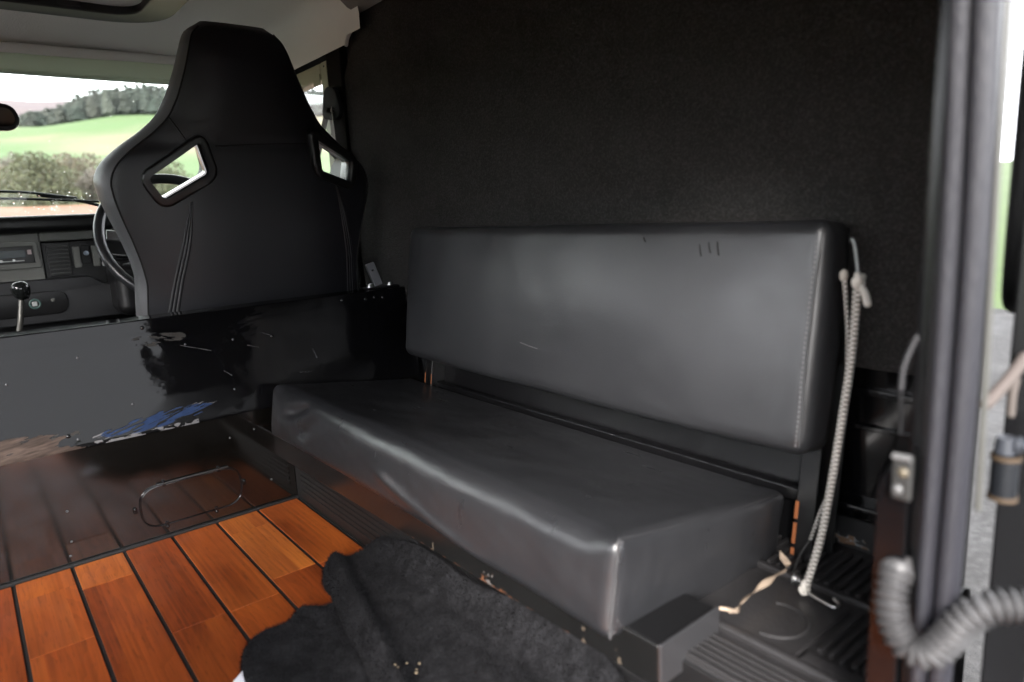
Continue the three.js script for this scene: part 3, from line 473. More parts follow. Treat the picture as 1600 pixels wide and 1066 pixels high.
  // steel base
  const chips = tex(1024, 64, (u, v) => { const n = fbm(u * 120, v * 9, 541, 4), k = fbm(u * 9, 1.5, 545, 3); const spot = (c, w, lo, th) => Math.abs(u - c) < w * (0.4 + 1.2 * vn(3, v * 9, 77)) && v < lo * (0.5 + fbm(u * 160, v * 3, 546, 2)) && n > th; if (spot(0.732, 0.010, 0.42, 0.56)) return n > 0.6 ? [S(0.11), S(0.10), S(0.095)] : [S(0.06), S(0.035), S(0.025)]; if (spot(0.722, 0.006, 0.2, 0.46) || spot(0.757, 0.017, 0.16, 0.45)) return [S(0.12), S(0.05), S(0.025)]; if (spot(0.606, 0.003, 0.3, 0.52) || spot(0.95, 0.004, 0.3, 0.45) || spot(0.90, 0.002, 0.4, 0.5)) return [S(0.09), S(0.072), S(0.055)]; if (v < 0.07 && n > 0.66) return [S(0.09), S(0.045), S(0.03)]; const q = 0.006 + 0.004 * k; return [S(q), S(q), S(q)]; }, true);
  const slope = y0 => g => { const p = g.attributes.position; for (let i = 0; i < p.count; i++) p.setY(i, p.getY(i) + (p.getZ(i) + 1.57) * 0.0235); return g; };
  const rail = slope()(rbox(0.518, 0.5235, 0.115, 0.166, -1.566, -0.4215, 0.0015)); { const p = rail.attributes.position, uv = rail.attributes.uv; for (let i = 0; i < p.count; i++) uv.setXY(i, (p.getZ(i) + 1.566) / 1.145, (p.getY(i) - 0.115 - (p.getZ(i) + 1.57) * 0.0235) / 0.051); }
  const base = part(bench, 'base_tray', slope()(rbox(0.524, 0.626, 0.1195, 0.1645, -1.564, -0.424, 0.003)), satin);
  part(base, 'rail', rail, phys([1, 1, 1], 0.2, { map: chips, ior: 1.75 }));
  part(base, 'end_plate', slope()(rbox(0.5195, 0.628, 0.116, 0.1665, -0.4235, -0.4195, 0.0018)), std([0.026, 0.026, 0.028], 0.36));
  part(base, 'end_plate', slope()(rbox(0.5195, 0.628, 0.116, 0.1665, -1.570, -1.5665, 0.0018)), satin);
  const frameMat = std([0.0035, 0.0035, 0.004], 0.3), rustMat = std([0.27, 0.085, 0.025], 0.8);
  for (const z of [-0.437, -1.405]) {
    const g = rbox(0, 0.052, 0, 0.47, -0.014, 0.014, 0.002); g.rotateZ(-b); g.translate(0.842, 0.15, z);
    const up = part(bench, 'upright', g, frameMat);
    for (const [y0, y1] of z > -1 ? [[0.218, 0.243], [0.182, 0.212], [0.165, 0.176]] : [[0.25, 0.275]]) for (const [za, zb] of z > -1 ? [[-0.0145, -0.0095]] : [[-0.0145, -0.0125], [0.0125, 0.0145]]) { const r = rbox(-0.0012, 0.0006, y0 - 0.15, y1 - 0.15, za, zb, 0.0006, 1); r.rotateZ(-b); r.translate(0.842, 0.15, z); part(up, 'rust_patch', r, rustMat); }
  }
  { const g = rbox(0, 0.004, 0, 0.485, -0.5, 0.505, 0.0015); g.rotateZ(-b); g.translate(0.882, 0.155, bz0 + 0.005); part(bench, 'back_panel', g, frameMat); }
  part(bench, 'cross_rail', rbox(0.872, 0.890, 0.232, 0.252, -1.42, -0.43, 0.003), frameMat);
  part(bench, 'pivot_bolt', (() => { const g = bolt(0.007, 0.008); g.rotateX(Math.PI / 2); g.translate(0.790, 0.165, -0.4145); return g; })(), zinc);
}
// ---- elastic cord with hooks at the end of the bench
{
  const weave = tex(32, 16, (u, v) => { const k = Math.abs(((u + (v > 0.5 ? 0.5 : 0)) % 1) - 0.5) * 2; return k > 0.62 ? [S(0.05), S(0.045), S(0.04)] : [S(0.55), S(0.52), S(0.48)]; }, true);
  const weaveBump = tex(32, 16, (u, v) => Math.sin(((u + (v > 0.5 ? 0.5 : 0)) % 1) * Math.PI), false);
  const cordMat = (len) => { const m = weave.clone(), bm = weaveBump.clone(); m.needsUpdate = bm.needsUpdate = true; m.repeat.set(Math.round(len / 0.0060), 2); bm.repeat.copy(m.repeat); return std([1, 1, 1], 0.85, { map: m, bumpMap: bm, bumpScale: 0.0012 }); };
  const pale = std([0.56, 0.53, 0.48], 0.85);
  const cord = thing('elastic_cord', 'long pale braided elastic cord hanging beside the backrest end with open wire hook below', 'cord', [0.80, 0.15, -0.39]);
  const P = [[0.80, 0.558, -0.357], [0.80, 0.50, -0.3585], [0.797, 0.45, -0.3605], [0.79, 0.407, -0.362], [0.782, 0.325, -0.3675], [0.775, 0.252, -0.374], [0.765, 0.205, -0.380], [0.76, 0.1755, -0.386]];
  part(cord, 'strap', new THREE.TubeGeometry(new THREE.CatmullRomCurve3(P.map(p => V(...p))), 120, 0.0046, 12), cordMat(0.41));
  part(cord, 'knot', merge([(() => { const g = new THREE.TorusKnotGeometry(0.005, 0.0036, 60, 8, 2, 3); g.translate(0.80, 0.560, -0.356); return g; })(), tube([[0.80, 0.556, -0.356], [0.80, 0.546, -0.349], [0.80, 0.534, -0.345]], 0.0045, 12, 8)]), pale);
  part(cord, 'hook', tube([[0.806, 0.604, -0.369], [0.80, 0.607, -0.3655], [0.80, 0.598, -0.362], [0.80, 0.575, -0.358], [0.80, 0.562, -0.356]], 0.0022, 30, 8), std([0.25, 0.26, 0.26], 0.4, { metalness: 0.8 }));
  part(cord, 'hook', tube([[0.760, 0.174, -0.386], [0.757, 0.1725, -0.375], [0.753, 0.172, -0.357], [0.7515, 0.172, -0.347], [0.756, 0.172, -0.342], [0.763, 0.1725, -0.345], [0.766, 0.1735, -0.352]], 0.0021, 40, 8), zinc);
  part(cord, 'end_knot', (() => { const g = new THREE.TorusKnotGeometry(0.0045, 0.0035, 50, 8, 2, 3); g.translate(0.76, 0.177, -0.386); return g; })(), pale);
  const c2 = thing('elastic_cord', 'shorter braided elastic cord behind the long one, hooked to the pivot bolt', 'cord', [0.83, 0.16, -0.42]);
  part(c2, 'strap', new THREE.TubeGeometry(new THREE.CatmullRomCurve3([[0.84, 0.562, -0.392], [0.84, 0.53, -0.388], [0.84, 0.48, -0.3835], [0.84, 0.40, -0.382], [0.84, 0.34, -0.3875], [0.84, 0.289, -0.394], [0.84, 0.244, -0.409], [0.84, 0.200, -0.421]].map(p => V(...p))), 90, 0.0026, 10), cordMat(0.36));
  part(c2, 'hook', tube([[0.84, 0.200, -0.421], [0.828, 0.186, -0.426], [0.81, 0.176, -0.424], [0.793, 0.170, -0.419]], 0.0017, 24, 6), std([0.05, 0.05, 0.05], 0.5, { metalness: 0.5 }));
  part(c2, 'knot', (() => { const g = new THREE.SphereGeometry(0.0052, 12, 10); g.scale(1, 1.5, 1); g.translate(0.84, 0.560, -0.392); return g; })(), std([0.4, 0.37, 0.33], 0.9));
}
// ---- strip of torn cloth under the cushion
{
  const rag = thing('cloth_strip', 'crumpled cream strip of torn cloth dangling below the near end of the seat cushion', 'cloth strip', [0.70, 0.17, -0.43]);
  const spine = new THREE.CatmullRomCurve3([[0.628, 0.1875, -0.4275], [0.640, 0.186, -0.416], [0.6475, 0.1795, -0.4135], [0.655, 0.1865, -0.4125], [0.676, 0.188, -0.414], [0.70, 0.187, -0.416], [0.725, 0.187, -0.4165], [0.75, 0.1855, -0.418], [0.772, 0.182, -0.420], [0.783, 0.184, -0.423], [0.779, 0.194, -0.426], [0.776, 0.204, -0.430]].map(p => V(...p)));
  const g = grid(110, 8, (u, v) => { const p = spine.getPoint(u), w = (0.0044 + 0.0022 * vn(u * 6, 1, 551)) * (1 - 0.8 * Math.pow(Math.abs(u * 2 - 1), 6)), a = 0.55 + 0.35 * Math.sin(u * 9), s = v * 2 - 1; return [p.x, p.y + s * w * Math.cos(a), p.z + s * w * Math.sin(a) + 0.0018 * Math.sin(v * 4 + u * 26)]; });
  const g2 = g.clone(); g2.translate(0.0004, -0.0004, 0.0011);
  part(rag, 'cloth', merge([g, g2]), std([0.36, 0.28, 0.21], 0.9));
}
// ---- angled bracket bolted on the bulkhead capping
{
  const br = thing('bracket', 'small grey steel bracket with a hole, bolted to the bulkhead top behind the backrest', 'bracket', [0.865, 0.472, -1.63]);
  const g = extrude((() => { const s = roundPoly([[-0.0105, 0], [0.0105, 0], [0.0105, 0.062], [-0.0105, 0.062]], 0.002), h = new THREE.Path(); h.absarc(0, 0.042, 0.0042, 0, Math.PI * 2); s.holes.push(h); return s; })(), 0.013, 0.0008); g.rotateY(R(-8)); g.rotateX(R(-12)); g.rotateZ(R(14)); g.translate(0.868, 0.476, -1.645);
  part(br, 'arm', g, greyMetal);
  part(br, 'foot_plate', rbox(0.820, 0.918, 0.4712, 0.4755, -1.652, -1.617, 0.0015), satin);
  for (const [x, z] of [[0.836, -1.630], [0.847, -1.643], [0.897, -1.632]]) { const q = bolt(0.0052, 0.0065); q.translate(x, 0.4755, z); part(br, 'bolt', q, zinc); }
}
// ---- folded fleece blanket on the floor
{
  const bl = thing('blanket', 'rumpled black fleece blanket folded in two layers on the plank floor under the bench', 'blanket', [0.42, 0, -0.8]);
  const pile = (out, T, y0, seed, rim, opt = {}) => {
    const c = out.reduce((t, p) => [t[0] + p[0] / out.length, t[1] + p[1] / out.length], [0, 0]); if (opt.c) { c[0] = opt.c[0]; c[1] = opt.c[1]; }
    const cv = new THREE.CatmullRomCurve3(out.map(p => V(p[0], 0, p[1])), true, 'centripetal'), ring = cv.getSpacedPoints(360);
    const fn = (u, v) => {
      const p = ring[Math.round(u * 360) % 360], s = Math.min(1, v / 0.9), k = v > 0.9 ? (v - 0.9) / 0.1 : 0;
      const wob = 1 + 0.006 * (fbm(u * 40, 1, seed + 9, 3) - 0.5);
      let x = c[0] + (p.x - c[0]) * s * wob, z = c[1] + (p.z - c[1]) * s * wob; const dist = Math.hypot(p.x - c[0], p.z - c[1]) * (1 - s);
      const e = Math.sqrt(Math.max(0, 1 - Math.pow(1 - Math.min(1, dist / rim), 2)));
      let h = T * (0.12 + 0.88 * e) + (0.030 * (fbm(x * 9 + z * 5, z * 6 - x * 4, seed, 3) - 0.5) + 0.0025 * (fbm(x * 30, z * 30, seed + 3, 3) - 0.5)) * (0.25 + 0.75 * e);
      if (opt.h) h += opt.h(x, z, e);
      return [x, Math.max(y0 + 0.001, y0 + h * (1 - k)), z];
    };
    return grid(360, 110, fn, (u, v, q) => [q[0], q[2]]);
  };
  const ridge = (x, z) => { const t = (z + 1.045) / 0.31, lx = lerp(0.418, 0.345, t); return x - lx; };
  const hair = new THREE.ConeGeometry(0.00042, 0.0052, 3, 1, true); hair.translate(0, 0.0022, 0);
  const hairMat = phys([1, 1, 1], 1, { specularIntensity: 0.15 });
  const pileOn = (g, n, seed) => {                   // short fibres standing on a layer
    const r = rng(seed), sm = new MeshSurfaceSampler(new THREE.Mesh(g)).setRandomGenerator(r).build(), im = new THREE.InstancedMesh(hair, hairMat, n), m = new THREE.Matrix4(), q = new THREE.Quaternion(), p = V(), nn = V(), c = new THREE.Color();
    for (let i = 0; i < n; i++) { sm.sample(p, nn); if (nn.y < 0) nn.negate(); nn.x += (r() - 0.5) * 1.5 + 0.25; nn.z += (r() - 0.5) * 1.5; nn.normalize(); q.setFromUnitVectors(V(0, 1, 0), nn); const k = 0.6 + 0.8 * r(); m.compose(p, q, V(1, k, 1)); im.setMatrixAt(i, m); const b = 0.006 + 0.016 * r() * r(); im.setColorAt(i, c.setRGB(b, b, b * 1.1)); }
    im.name = 'fleece_pile'; stuff(im); bl.add(im);
  };
  const g1 = pile([[0.226, -0.93], [0.235, -0.975], [0.258, -1.022], [0.285, -1.036], [0.32, -1.028], [0.355, -1.046], [0.40, -1.03], [0.45, -1.06], [0.52, -1.0], [0.53, -0.7], [0.48, -0.42], [0.30, -0.36], [0.19, -0.45], [0.175, -0.62], [0.205, -0.8]], 0.030, 0.001, 601, 0.03, { h: (x, z) => 0.012 * Math.sin(z * 30 + x * 22) * 0.4 });
  part(bl, 'fleece_layer', smooth(g1), fleece); pileOn(g1, 26000, 31);
  const g2 = pile([[0.408, -1.035], [0.415, -1.085], [0.442, -1.118], [0.478, -1.108], [0.515, -1.112], [0.552, -1.12], [0.5535, -1.0], [0.5535, -0.8], [0.553, -0.5], [0.50, -0.40], [0.34, -0.42], [0.30, -0.6], [0.338, -0.74], [0.372, -0.88], [0.39, -0.96]], 0.034, 0.022, 641, 0.02, { c: [0.47, -0.8], h: (x, z, e) => 0.017 * Math.exp(-(((ridge(x, z) - 0.018) / 0.014) ** 2)) * e + 0.05 * sstep(0.50, 0.56, x) * sstep(-1.15, -0.9, z) * e + 0.008 * sstep(-1.0, -0.6, z) });
  part(bl, 'fleece_layer', smooth(g2), fleece); pileOn(g2, 34000, 32);
  const r = rng(66), cr = new THREE.IcosahedronGeometry(0.0012, 0), list = [];
  for (let i = 0; i < 7; i++) { const g = cr.clone(), x = 0.378 + (r() - 0.5) * (i < 8 ? 0.032 : 0.12), z = -0.722 + (r() - 0.5) * (i < 8 ? 0.03 : 0.14); g.scale(1 + r() * 1.2, 0.7, 0.8 + r()); g.rotateY(r() * 6); g.translate(x, 0.074 + 0.004 * r(), z); list.push(g); }
  stuff(part(bl, 'crumbs', merge(list), std([0.22, 0.17, 0.11], 0.9)));
  const wc = thing('white_cloth', 'small corner of white cloth poking out beneath the fleece blanket', 'cloth', [0.205, 0, -0.9]);
  part(wc, 'cloth', grid(16, 16, (u, v) => [lerp(0.190, 0.238, u) + 0.004 * v, 0.003 + 0.012 * u + 0.004 * vn(u * 5, v * 5, 3), lerp(-0.962 + 0.03 * (1 - u), -0.87, v)]), std([0.62, 0.62, 0.68], 0.9));
}
// ---- corrugated cable conduit between post and rear door
{
  const hose = thing('corrugated_hose', 'grey corrugated rubber hose looping from the door post to the open rear door', 'hose', [0.56, 0.3, -0.19]);
  const pts = [[0.572, 0.352, -0.2100], [0.556, 0.352, -0.2065], [0.545, 0.338, -0.2045], [0.541, 0.318, -0.2000], [0.541, 0.302, -0.1890], [0.543, 0.302, -0.1750], [0.548, 0.318, -0.1635], [0.552, 0.336, -0.1545], [0.558, 0.348, -0.1440], [0.566, 0.352, -0.1330], [0.575, 0.353, -0.1200]];
  const c = new THREE.CatmullRomCurve3(pts.map(p => V(...p))), N = 640, M = 20, fr = c.computeFrenetFrames(N), P = [], I = [], len = c.getLength();
  for (let i = 0; i <= N; i++) { const p = c.getPointAt(i / N), ph = i / N * len / 0.0066 * Math.PI * 2, r = 0.0114 + 0.0018 * Math.sin(ph) + 0.0003 * Math.sin(ph * 2); for (let j = 0; j < M; j++) { const a = j / M * Math.PI * 2; const q = p.clone().addScaledVector(fr.normals[i], Math.cos(a) * r).addScaledVector(fr.binormals[i], Math.sin(a) * r); P.push(q.x, q.y, q.z); } }
  for (let i = 0; i < N; i++) for (let j = 0; j < M; j++) { const a = i * M + j, b = i * M + (j + 1) % M; I.push(a, b, b + M, a, b + M, a + M); }
  const g = new THREE.BufferGeometry(); g.setAttribute('position', new THREE.Float32BufferAttribute(P, 3)); g.setAttribute('uv', new THREE.Float32BufferAttribute(new Float32Array(P.length / 3 * 2), 2)); g.setIndex(I); g.computeVertexNormals();
  part(hose, 'conduit', g, std([0.036, 0.035, 0.036], 0.5));
}
// ---- striker plate and chain on the door post
{
  const pl = thing('striker_plate', 'worn grey striker plate with two round bolts on the door post', 'striker plate', [0.556, 0.436, -0.204]);
  part(pl, 'plate', rbox(0.553, 0.5585, 0.417, 0.455, -0.2135, -0.1985, 0.0022), std([0.03, 0.03, 0.029], 0.5, { metalness: 0.3 }));
  for (const [y, z, m] of [[0.426, -0.208, std([0.09, 0.09, 0.09], 0.4)], [0.441, -0.2045, std([0.09, 0.075, 0.05], 0.5)]]) part(pl, 'bolt', (() => { const g = new THREE.SphereGeometry(0.0040, 14, 10); g.scale(0.7, 1, 1); g.translate(0.5525, y, z); return g; })(), m);
  const top = part(pl, 'clamp', rod([0.5525, 0.453, -0.2125], [0.5525, 0.4535, -0.1995], 0.0028), std([0.10, 0.10, 0.10], 0.5));
  const ch = thing('cable', 'twisted silver cable hanging in a curve beside the door post above the striker plate', 'cable', [0.56, 0.5, -0.21]);
  const cp = [[0.562, 0.548, -0.2045], [0.561, 0.536, -0.2085], [0.560, 0.524, -0.2115], [0.560, 0.512, -0.2125], [0.560, 0.500, -0.2125], [0.560, 0.486, -0.2115], [0.560, 0.470, -0.211]];
  part(ch, 'cord', tube(cp, 0.0011, 40, 8), std([0.01, 0.01, 0.011], 0.35));
  const cc = new THREE.CatmullRomCurve3(cp.map(p => V(...p))), beads = []; for (let i = 0; i < 9; i++) { const p = cc.getPoint(0.02 + i * 0.068), s = new THREE.SphereGeometry(0.0022, 10, 8); s.scale(1, 1.5, 1); s.translate(p.x, p.y, p.z); beads.push(s); }
  part(ch, 'twist', merge(beads), std([0.02, 0.02, 0.022], 0.3));
}
// ---- the opened rear door, edge on at the right border
{
  const dr = thing('rear_door', 'black rear door swung open beyond the post at the right edge, mostly hidden edge-on', 'vehicle door', [0.70, 0.3, -0.17]);
  // door plane runs outwards; only its hinge side and window rubber come into view
  const dirx = 0.972, dirz = -0.236, ox = 0.705, oz = -0.1785;
  const onDoor = g => { g.rotateY(Math.atan2(0.236, 0.972)); g.translate(ox, 0, oz); return g; };
  const sh = roundPoly([[0.0, -0.25], [0.9, -0.25], [0.9, 1.22], [0.0, 1.22]], 0.03); sh.holes.push(roundPoly([[0.035, 0.555], [0.85, 0.555], [0.85, 1.13], [0.035, 1.13]], 0.08, THREE.Path));
  part(dr, 'door_panel', onDoor(extrude(sh, 0.03, 0.002)), glossBlack);
  const rp = roundPoly([[0.028, 0.545], [0.86, 0.545], [0.86, 1.14], [0.028, 1.14]], 0.09).getSpacedPoints(120).map(p => [p.x, p.y, -0.002]); rp.pop();
  part(dr, 'window_seal', onDoor(tube(rp, 0.012, 240, 10, true)), rubber);
  part(dr, 'glass_pane', onDoor(rbox(0.03, 0.86, 0.55, 1.14, 0.012, 0.016, 0.001)), glass);
  const hg = thing('door_hinge', 'dark cylindrical hinge knuckle with rusty bands between post and open door', 'hinge', [0.66, 0.42, -0.165]);
  part(hg, 'barrel', rod([0.66, 0.400, -0.1655], [0.66, 0.437, -0.1655], 0.0105), std([0.008, 0.009, 0.011], 0.35));
  for (const y of [0.397, 0.433]) part(hg, 'band', rod([0.66, y, -0.1655], [0.66, y + 0.004, -0.1655], 0.0115), std([0.04, 0.024, 0.011], 0.7));
  part(hg, 'pin', merge([rod([0.66, 0.438, -0.1665], [0.66, 0.452, -0.1665], 0.0085, 0.007), (() => { const g = bolt(0.005, 0.005); g.rotateX(Math.PI / 2); g.translate(0.662, 0.446, -0.158); return g; })()]), std([0.03, 0.033, 0.04], 0.35));
  const st = thing('check_strap', 'short whitish rope strap running from the post up to the open door', 'strap', [0.65, 0.5, -0.165]);
  part(st, 'strap', tube([[0.645, 0.481, -0.1795], [0.66, 0.489, -0.176], [0.68, 0.502, -0.171], [0.70, 0.513, -0.169]], 0.0052, 24, 10), std([0.065, 0.052, 0.046], 0.8));
  part(st, 'tail', tube([[0.70, 0.492, -0.1735], [0.694, 0.481, -0.1735], [0.692, 0.463, -0.173]], 0.0035, 20, 8), std([0.06, 0.05, 0.044], 0.85));
}
// ---- seat belt on the door post
{
  const sb = thing('seat_belt', 'grey seat belt hanging from its black guide loop on the door post beside the seat', 'seat belt', [0.90, 0.97, -1.87]);
  const sh = roundPoly([[-0.030, -0.036], [0.012, -0.044], [0.030, -0.024], [0.016, 0.036], [-0.006, 0.044], [-0.018, 0.03]], 0.016), hole = roundPoly([[-0.016, -0.022], [0.010, -0.028], [0.016, -0.018], [-0.01, -0.008]], 0.004, THREE.Path); sh.holes.push(hole);
  const g = extrude(sh, 0.014, 0.003); g.rotateY(-Math.PI / 2 + 0.5); g.translate(0.893, 0.972, -1.858); part(sb, 'guide_loop', toCreasedNormals(g, R(35)), plasticDark);
  part(sb, 'cover', (() => { const q = softBox(0.02, 0.05, 0.03, 0.008, [2, 4, 2]); q.rotateZ(0.1); q.translate(0.898, 0.992, -1.858); return q; })(), plasticDark);
  const web = std([0.12, 0.115, 0.11], 0.8);
  part(sb, 'webbing', grid(3, 20, (u, v) => [0.888 - 0.012 * u, lerp(0.962, 0.50, v), lerp(-1.885, -1.838, u) + 0.012 * v + 0.004 * Math.sin(v * 6)]), std([0.25, 0.24, 0.22], 0.8));
  part(sb, 'webbing', grid(3, 16, (u, v) => [0.884 - 0.05 * v, lerp(0.958, 0.72, v), lerp(-1.905, -1.865, u) - 0.07 * v]), web);
}
// ---- driver's door seen past the headrest
{
  const d = thing('front_door', 'front side door with olive painted window frame right of the headrest', 'vehicle door', [0.93, 0.3, -2.2]);
  const p1 = rbox(0.915, 0.955, 0.71, 1.105, -1.972, -1.929, 0.006), p2 = rbox(0.9155, 0.9545, 1.058, 1.1045, -2.54, -1.9725, 0.006), p3 = rbox(0.915, 0.955, 0.71, 1.105, -2.575, -2.541, 0.006);
  part(d, 'window_frame', merge([p1, p2, p3]), greenPaint);
  part(d, 'door_panel', rbox(0.905, 0.965, -0.28, 0.708, -2.57, -1.929, 0.015, 3), satin);
  part(d, 'glass_pane', rbox(0.934, 0.938, 0.705, 1.06, -2.545, -1.968, 0.001), glass);
  for (const [y, z] of [[1.09, -1.945], [0.99, -1.936], [0.9, -1.936]]) { const g = new THREE.SphereGeometry(0.003, 8, 6); g.translate(0.915, y, z); part(d, 'rivet', g, plasticDark); }
  part(d, 'corner_plate', rbox(0.912, 0.9148, 1.045, 1.075, -2.02, -1.975, 0.001), greenPaint);
  const d2 = thing('front_door', 'front side door on the opposite side of the cab, outside the picture', 'vehicle door', [-0.77, 0.3, -2.2]);
  part(d2, 'window_frame', merge([rbox(-0.79, -0.75, 0.71, 1.105, -1.972, -1.929, 0.006), rbox(-0.789, -0.751, 1.058, 1.104, -2.54, -1.9725, 0.006), rbox(-0.79, -0.75, 0.71, 1.105, -2.575, -2.541, 0.006)]), greenPaint);
  part(d2, 'door_panel', rbox(-0.80, -0.74, -0.28, 0.708, -2.57, -1.929, 0.015, 3), satin);
  part(d2, 'glass_pane', rbox(-0.773, -0.769, 0.705, 1.06, -2.545, -1.968, 0.001), glass);
}
// ---- windscreen with rain drops, wiper, mirror, visor
{
  const ws = thing('windscreen', 'large flat windscreen speckled with rain drops', 'windscreen', [0.1, 0.7, -2.61]);
  part(ws, 'glass_pane', rbox(-0.72, SX - 0.04, 0.700, 1.188, -2.628, -2.622, 0.001), screenGlass);
  const r = rng(12), drop = new THREE.SphereGeometry(1, 8, 6), water = phys([1, 1, 1], 0, { transmission: 1, thickness: 0.002, ior: 1.33 }), n = 230;
  const im = new THREE.InstancedMesh(drop, water, n), m = new THREE.Matrix4();
  for (let i = 0; i < n; i++) { const low = i < 150, s = low ? 0.0009 + 0.0019 * r() ** 2 : 0.0005 + 0.0008 * r() ** 2; m.compose(V(lerp(0.0, 0.9, r()) - 0.1, low ? lerp(0.705, 0.79, r()) - 0.7 : lerp(0.72, 1.14, r()) - 0.7, -2.6292 + 2.61), new THREE.Quaternion(), V(s, s * (1 + r() * 0.5), 0.0008)); im.setMatrixAt(i, m); }
  im.name = 'rain_drops'; im.userData.kind = 'stuff'; ws.add(im);
  const wp = thing('wiper', 'black windscreen wiper lying across the lower windscreen', 'wiper', [0.25, 0.75, -2.66]);
  part(wp, 'blade', tube([[-0.15, 0.772, -2.650], [0.12, 0.768, -2.650], [0.30, 0.758, -2.650], [0.40, 0.750, -2.650]], 0.0045, 40, 6), plasticBlack);
  part(wp, 'bridge', tube([[-0.10, 0.786, -2.658], [0.06, 0.790, -2.664], [0.20, 0.786, -2.664], [0.34, 0.764, -2.656]], 0.0042, 40, 6), plasticDark);
  part(wp, 'arm', tube([[0.24, 0.776, -2.668], [0.36, 0.752, -2.672], [0.45, 0.722, -2.676]], 0.006, 20, 6), plasticBlack);
  const mi = thing('rear_view_mirror', 'black framed rear view mirror at the left edge before the windscreen', 'mirror', [0.12, 0.98, -2.5]);
  const ms = roundPoly([[-0.03, 0.955], [0.195, 0.958], [0.212, 0.985], [0.196, 1.022], [-0.03, 1.03]], 0.022), g = extrude(ms, 0.018, 0.005); g.translate(0, 0, -2.52); part(mi, 'housing', toCreasedNormals(g, R(35)), plasticBlack);
  const mg = extrude(roundPoly([[-0.028, 0.962], [0.190, 0.964], [0.204, 0.985], [0.192, 1.015], [-0.028, 1.022]], 0.018), 0.001); mg.translate(0, 0, -2.4968); part(mi, 'mirror_glass', mg, std([0.6, 0.66, 0.62], 0.05, { metalness: 1 }));
  part(mi, 'stem', rod([0.08, 1.02, -2.512], [0.08, 1.15, -2.58], 0.008), plasticBlack);
  const vi = thing('sun_visor', 'long pale grey green sun visor folded up above the windscreen', 'sun visor', [0.45, 1.14, -2.52]);
  part(vi, 'pad', softBox(0.76, 0.056, 0.022, 0.009, [20, 4, 2], q => { q.y += 0.003 * Math.sin(q.x * 8); }).translate(0.50, 1.148, -2.515), visorMat);
  part(vi, 'hem', tube([[0.12, 1.1185, -2.512], [0.5, 1.1165, -2.512], [0.88, 1.1185, -2.512]], 0.006, 40, 8), visorMat);
  const rl = thing('header_roll', 'soft grey padded roll running between the roof lining and the sun visor', 'padding', [0.4, 1.19, -2.5]);
  part(rl, 'pad', softBox(1.5, 0.034, 0.06, 0.016, [40, 3, 4], q => { q.y += 0.002 * Math.sin(q.x * 11) - 0.012 * sstep(-0.22, -0.34, q.x); }).translate(0.46, 1.185, -2.53), felt);
}
// ---- roof hatch frame
{
  const ha = thing('roof_hatch', 'black rounded roof hatch frame set in the grey roof lining', 'roof hatch', [0.1, 1.23, -2.0]);
  const ring = (x0, x1, z0, z1, r, w, h) => { const s = roundPoly([[x0, z0], [x1, z0], [x1, z1], [x0, z1]], r); s.holes.push(roundPoly([[x0 + w, z0 + w], [x1 - w, z0 + w], [x1 - w, z1 - w], [x0 + w, z1 - w]], Math.max(0.02, r - w), THREE.Path)); const g = extrude(s, h, 0.004, 16); g.rotateX(Math.PI / 2); return g; };
  part(ha, 'frame', ring(-0.36, 0.575, -2.285, -1.80, 0.16, 0.075, 0.022).translate(0, 1.256, 0), plasticBlack);
  part(ha, 'rail', ring(-0.30, 0.515, -2.225, -1.86, 0.11, 0.012, 0.012).translate(0, 1.270, 0), plasticGrey);
  part(ha, 'blind', rbox(-0.31, 0.52, 1.272, 1.276, -2.23, -1.85, 0.001), darkSatin);
  part(ha, 'latch', rbox(0.31, 0.37, 1.236, 1.262, -2.235, -2.205, 0.006), plasticDark);
}
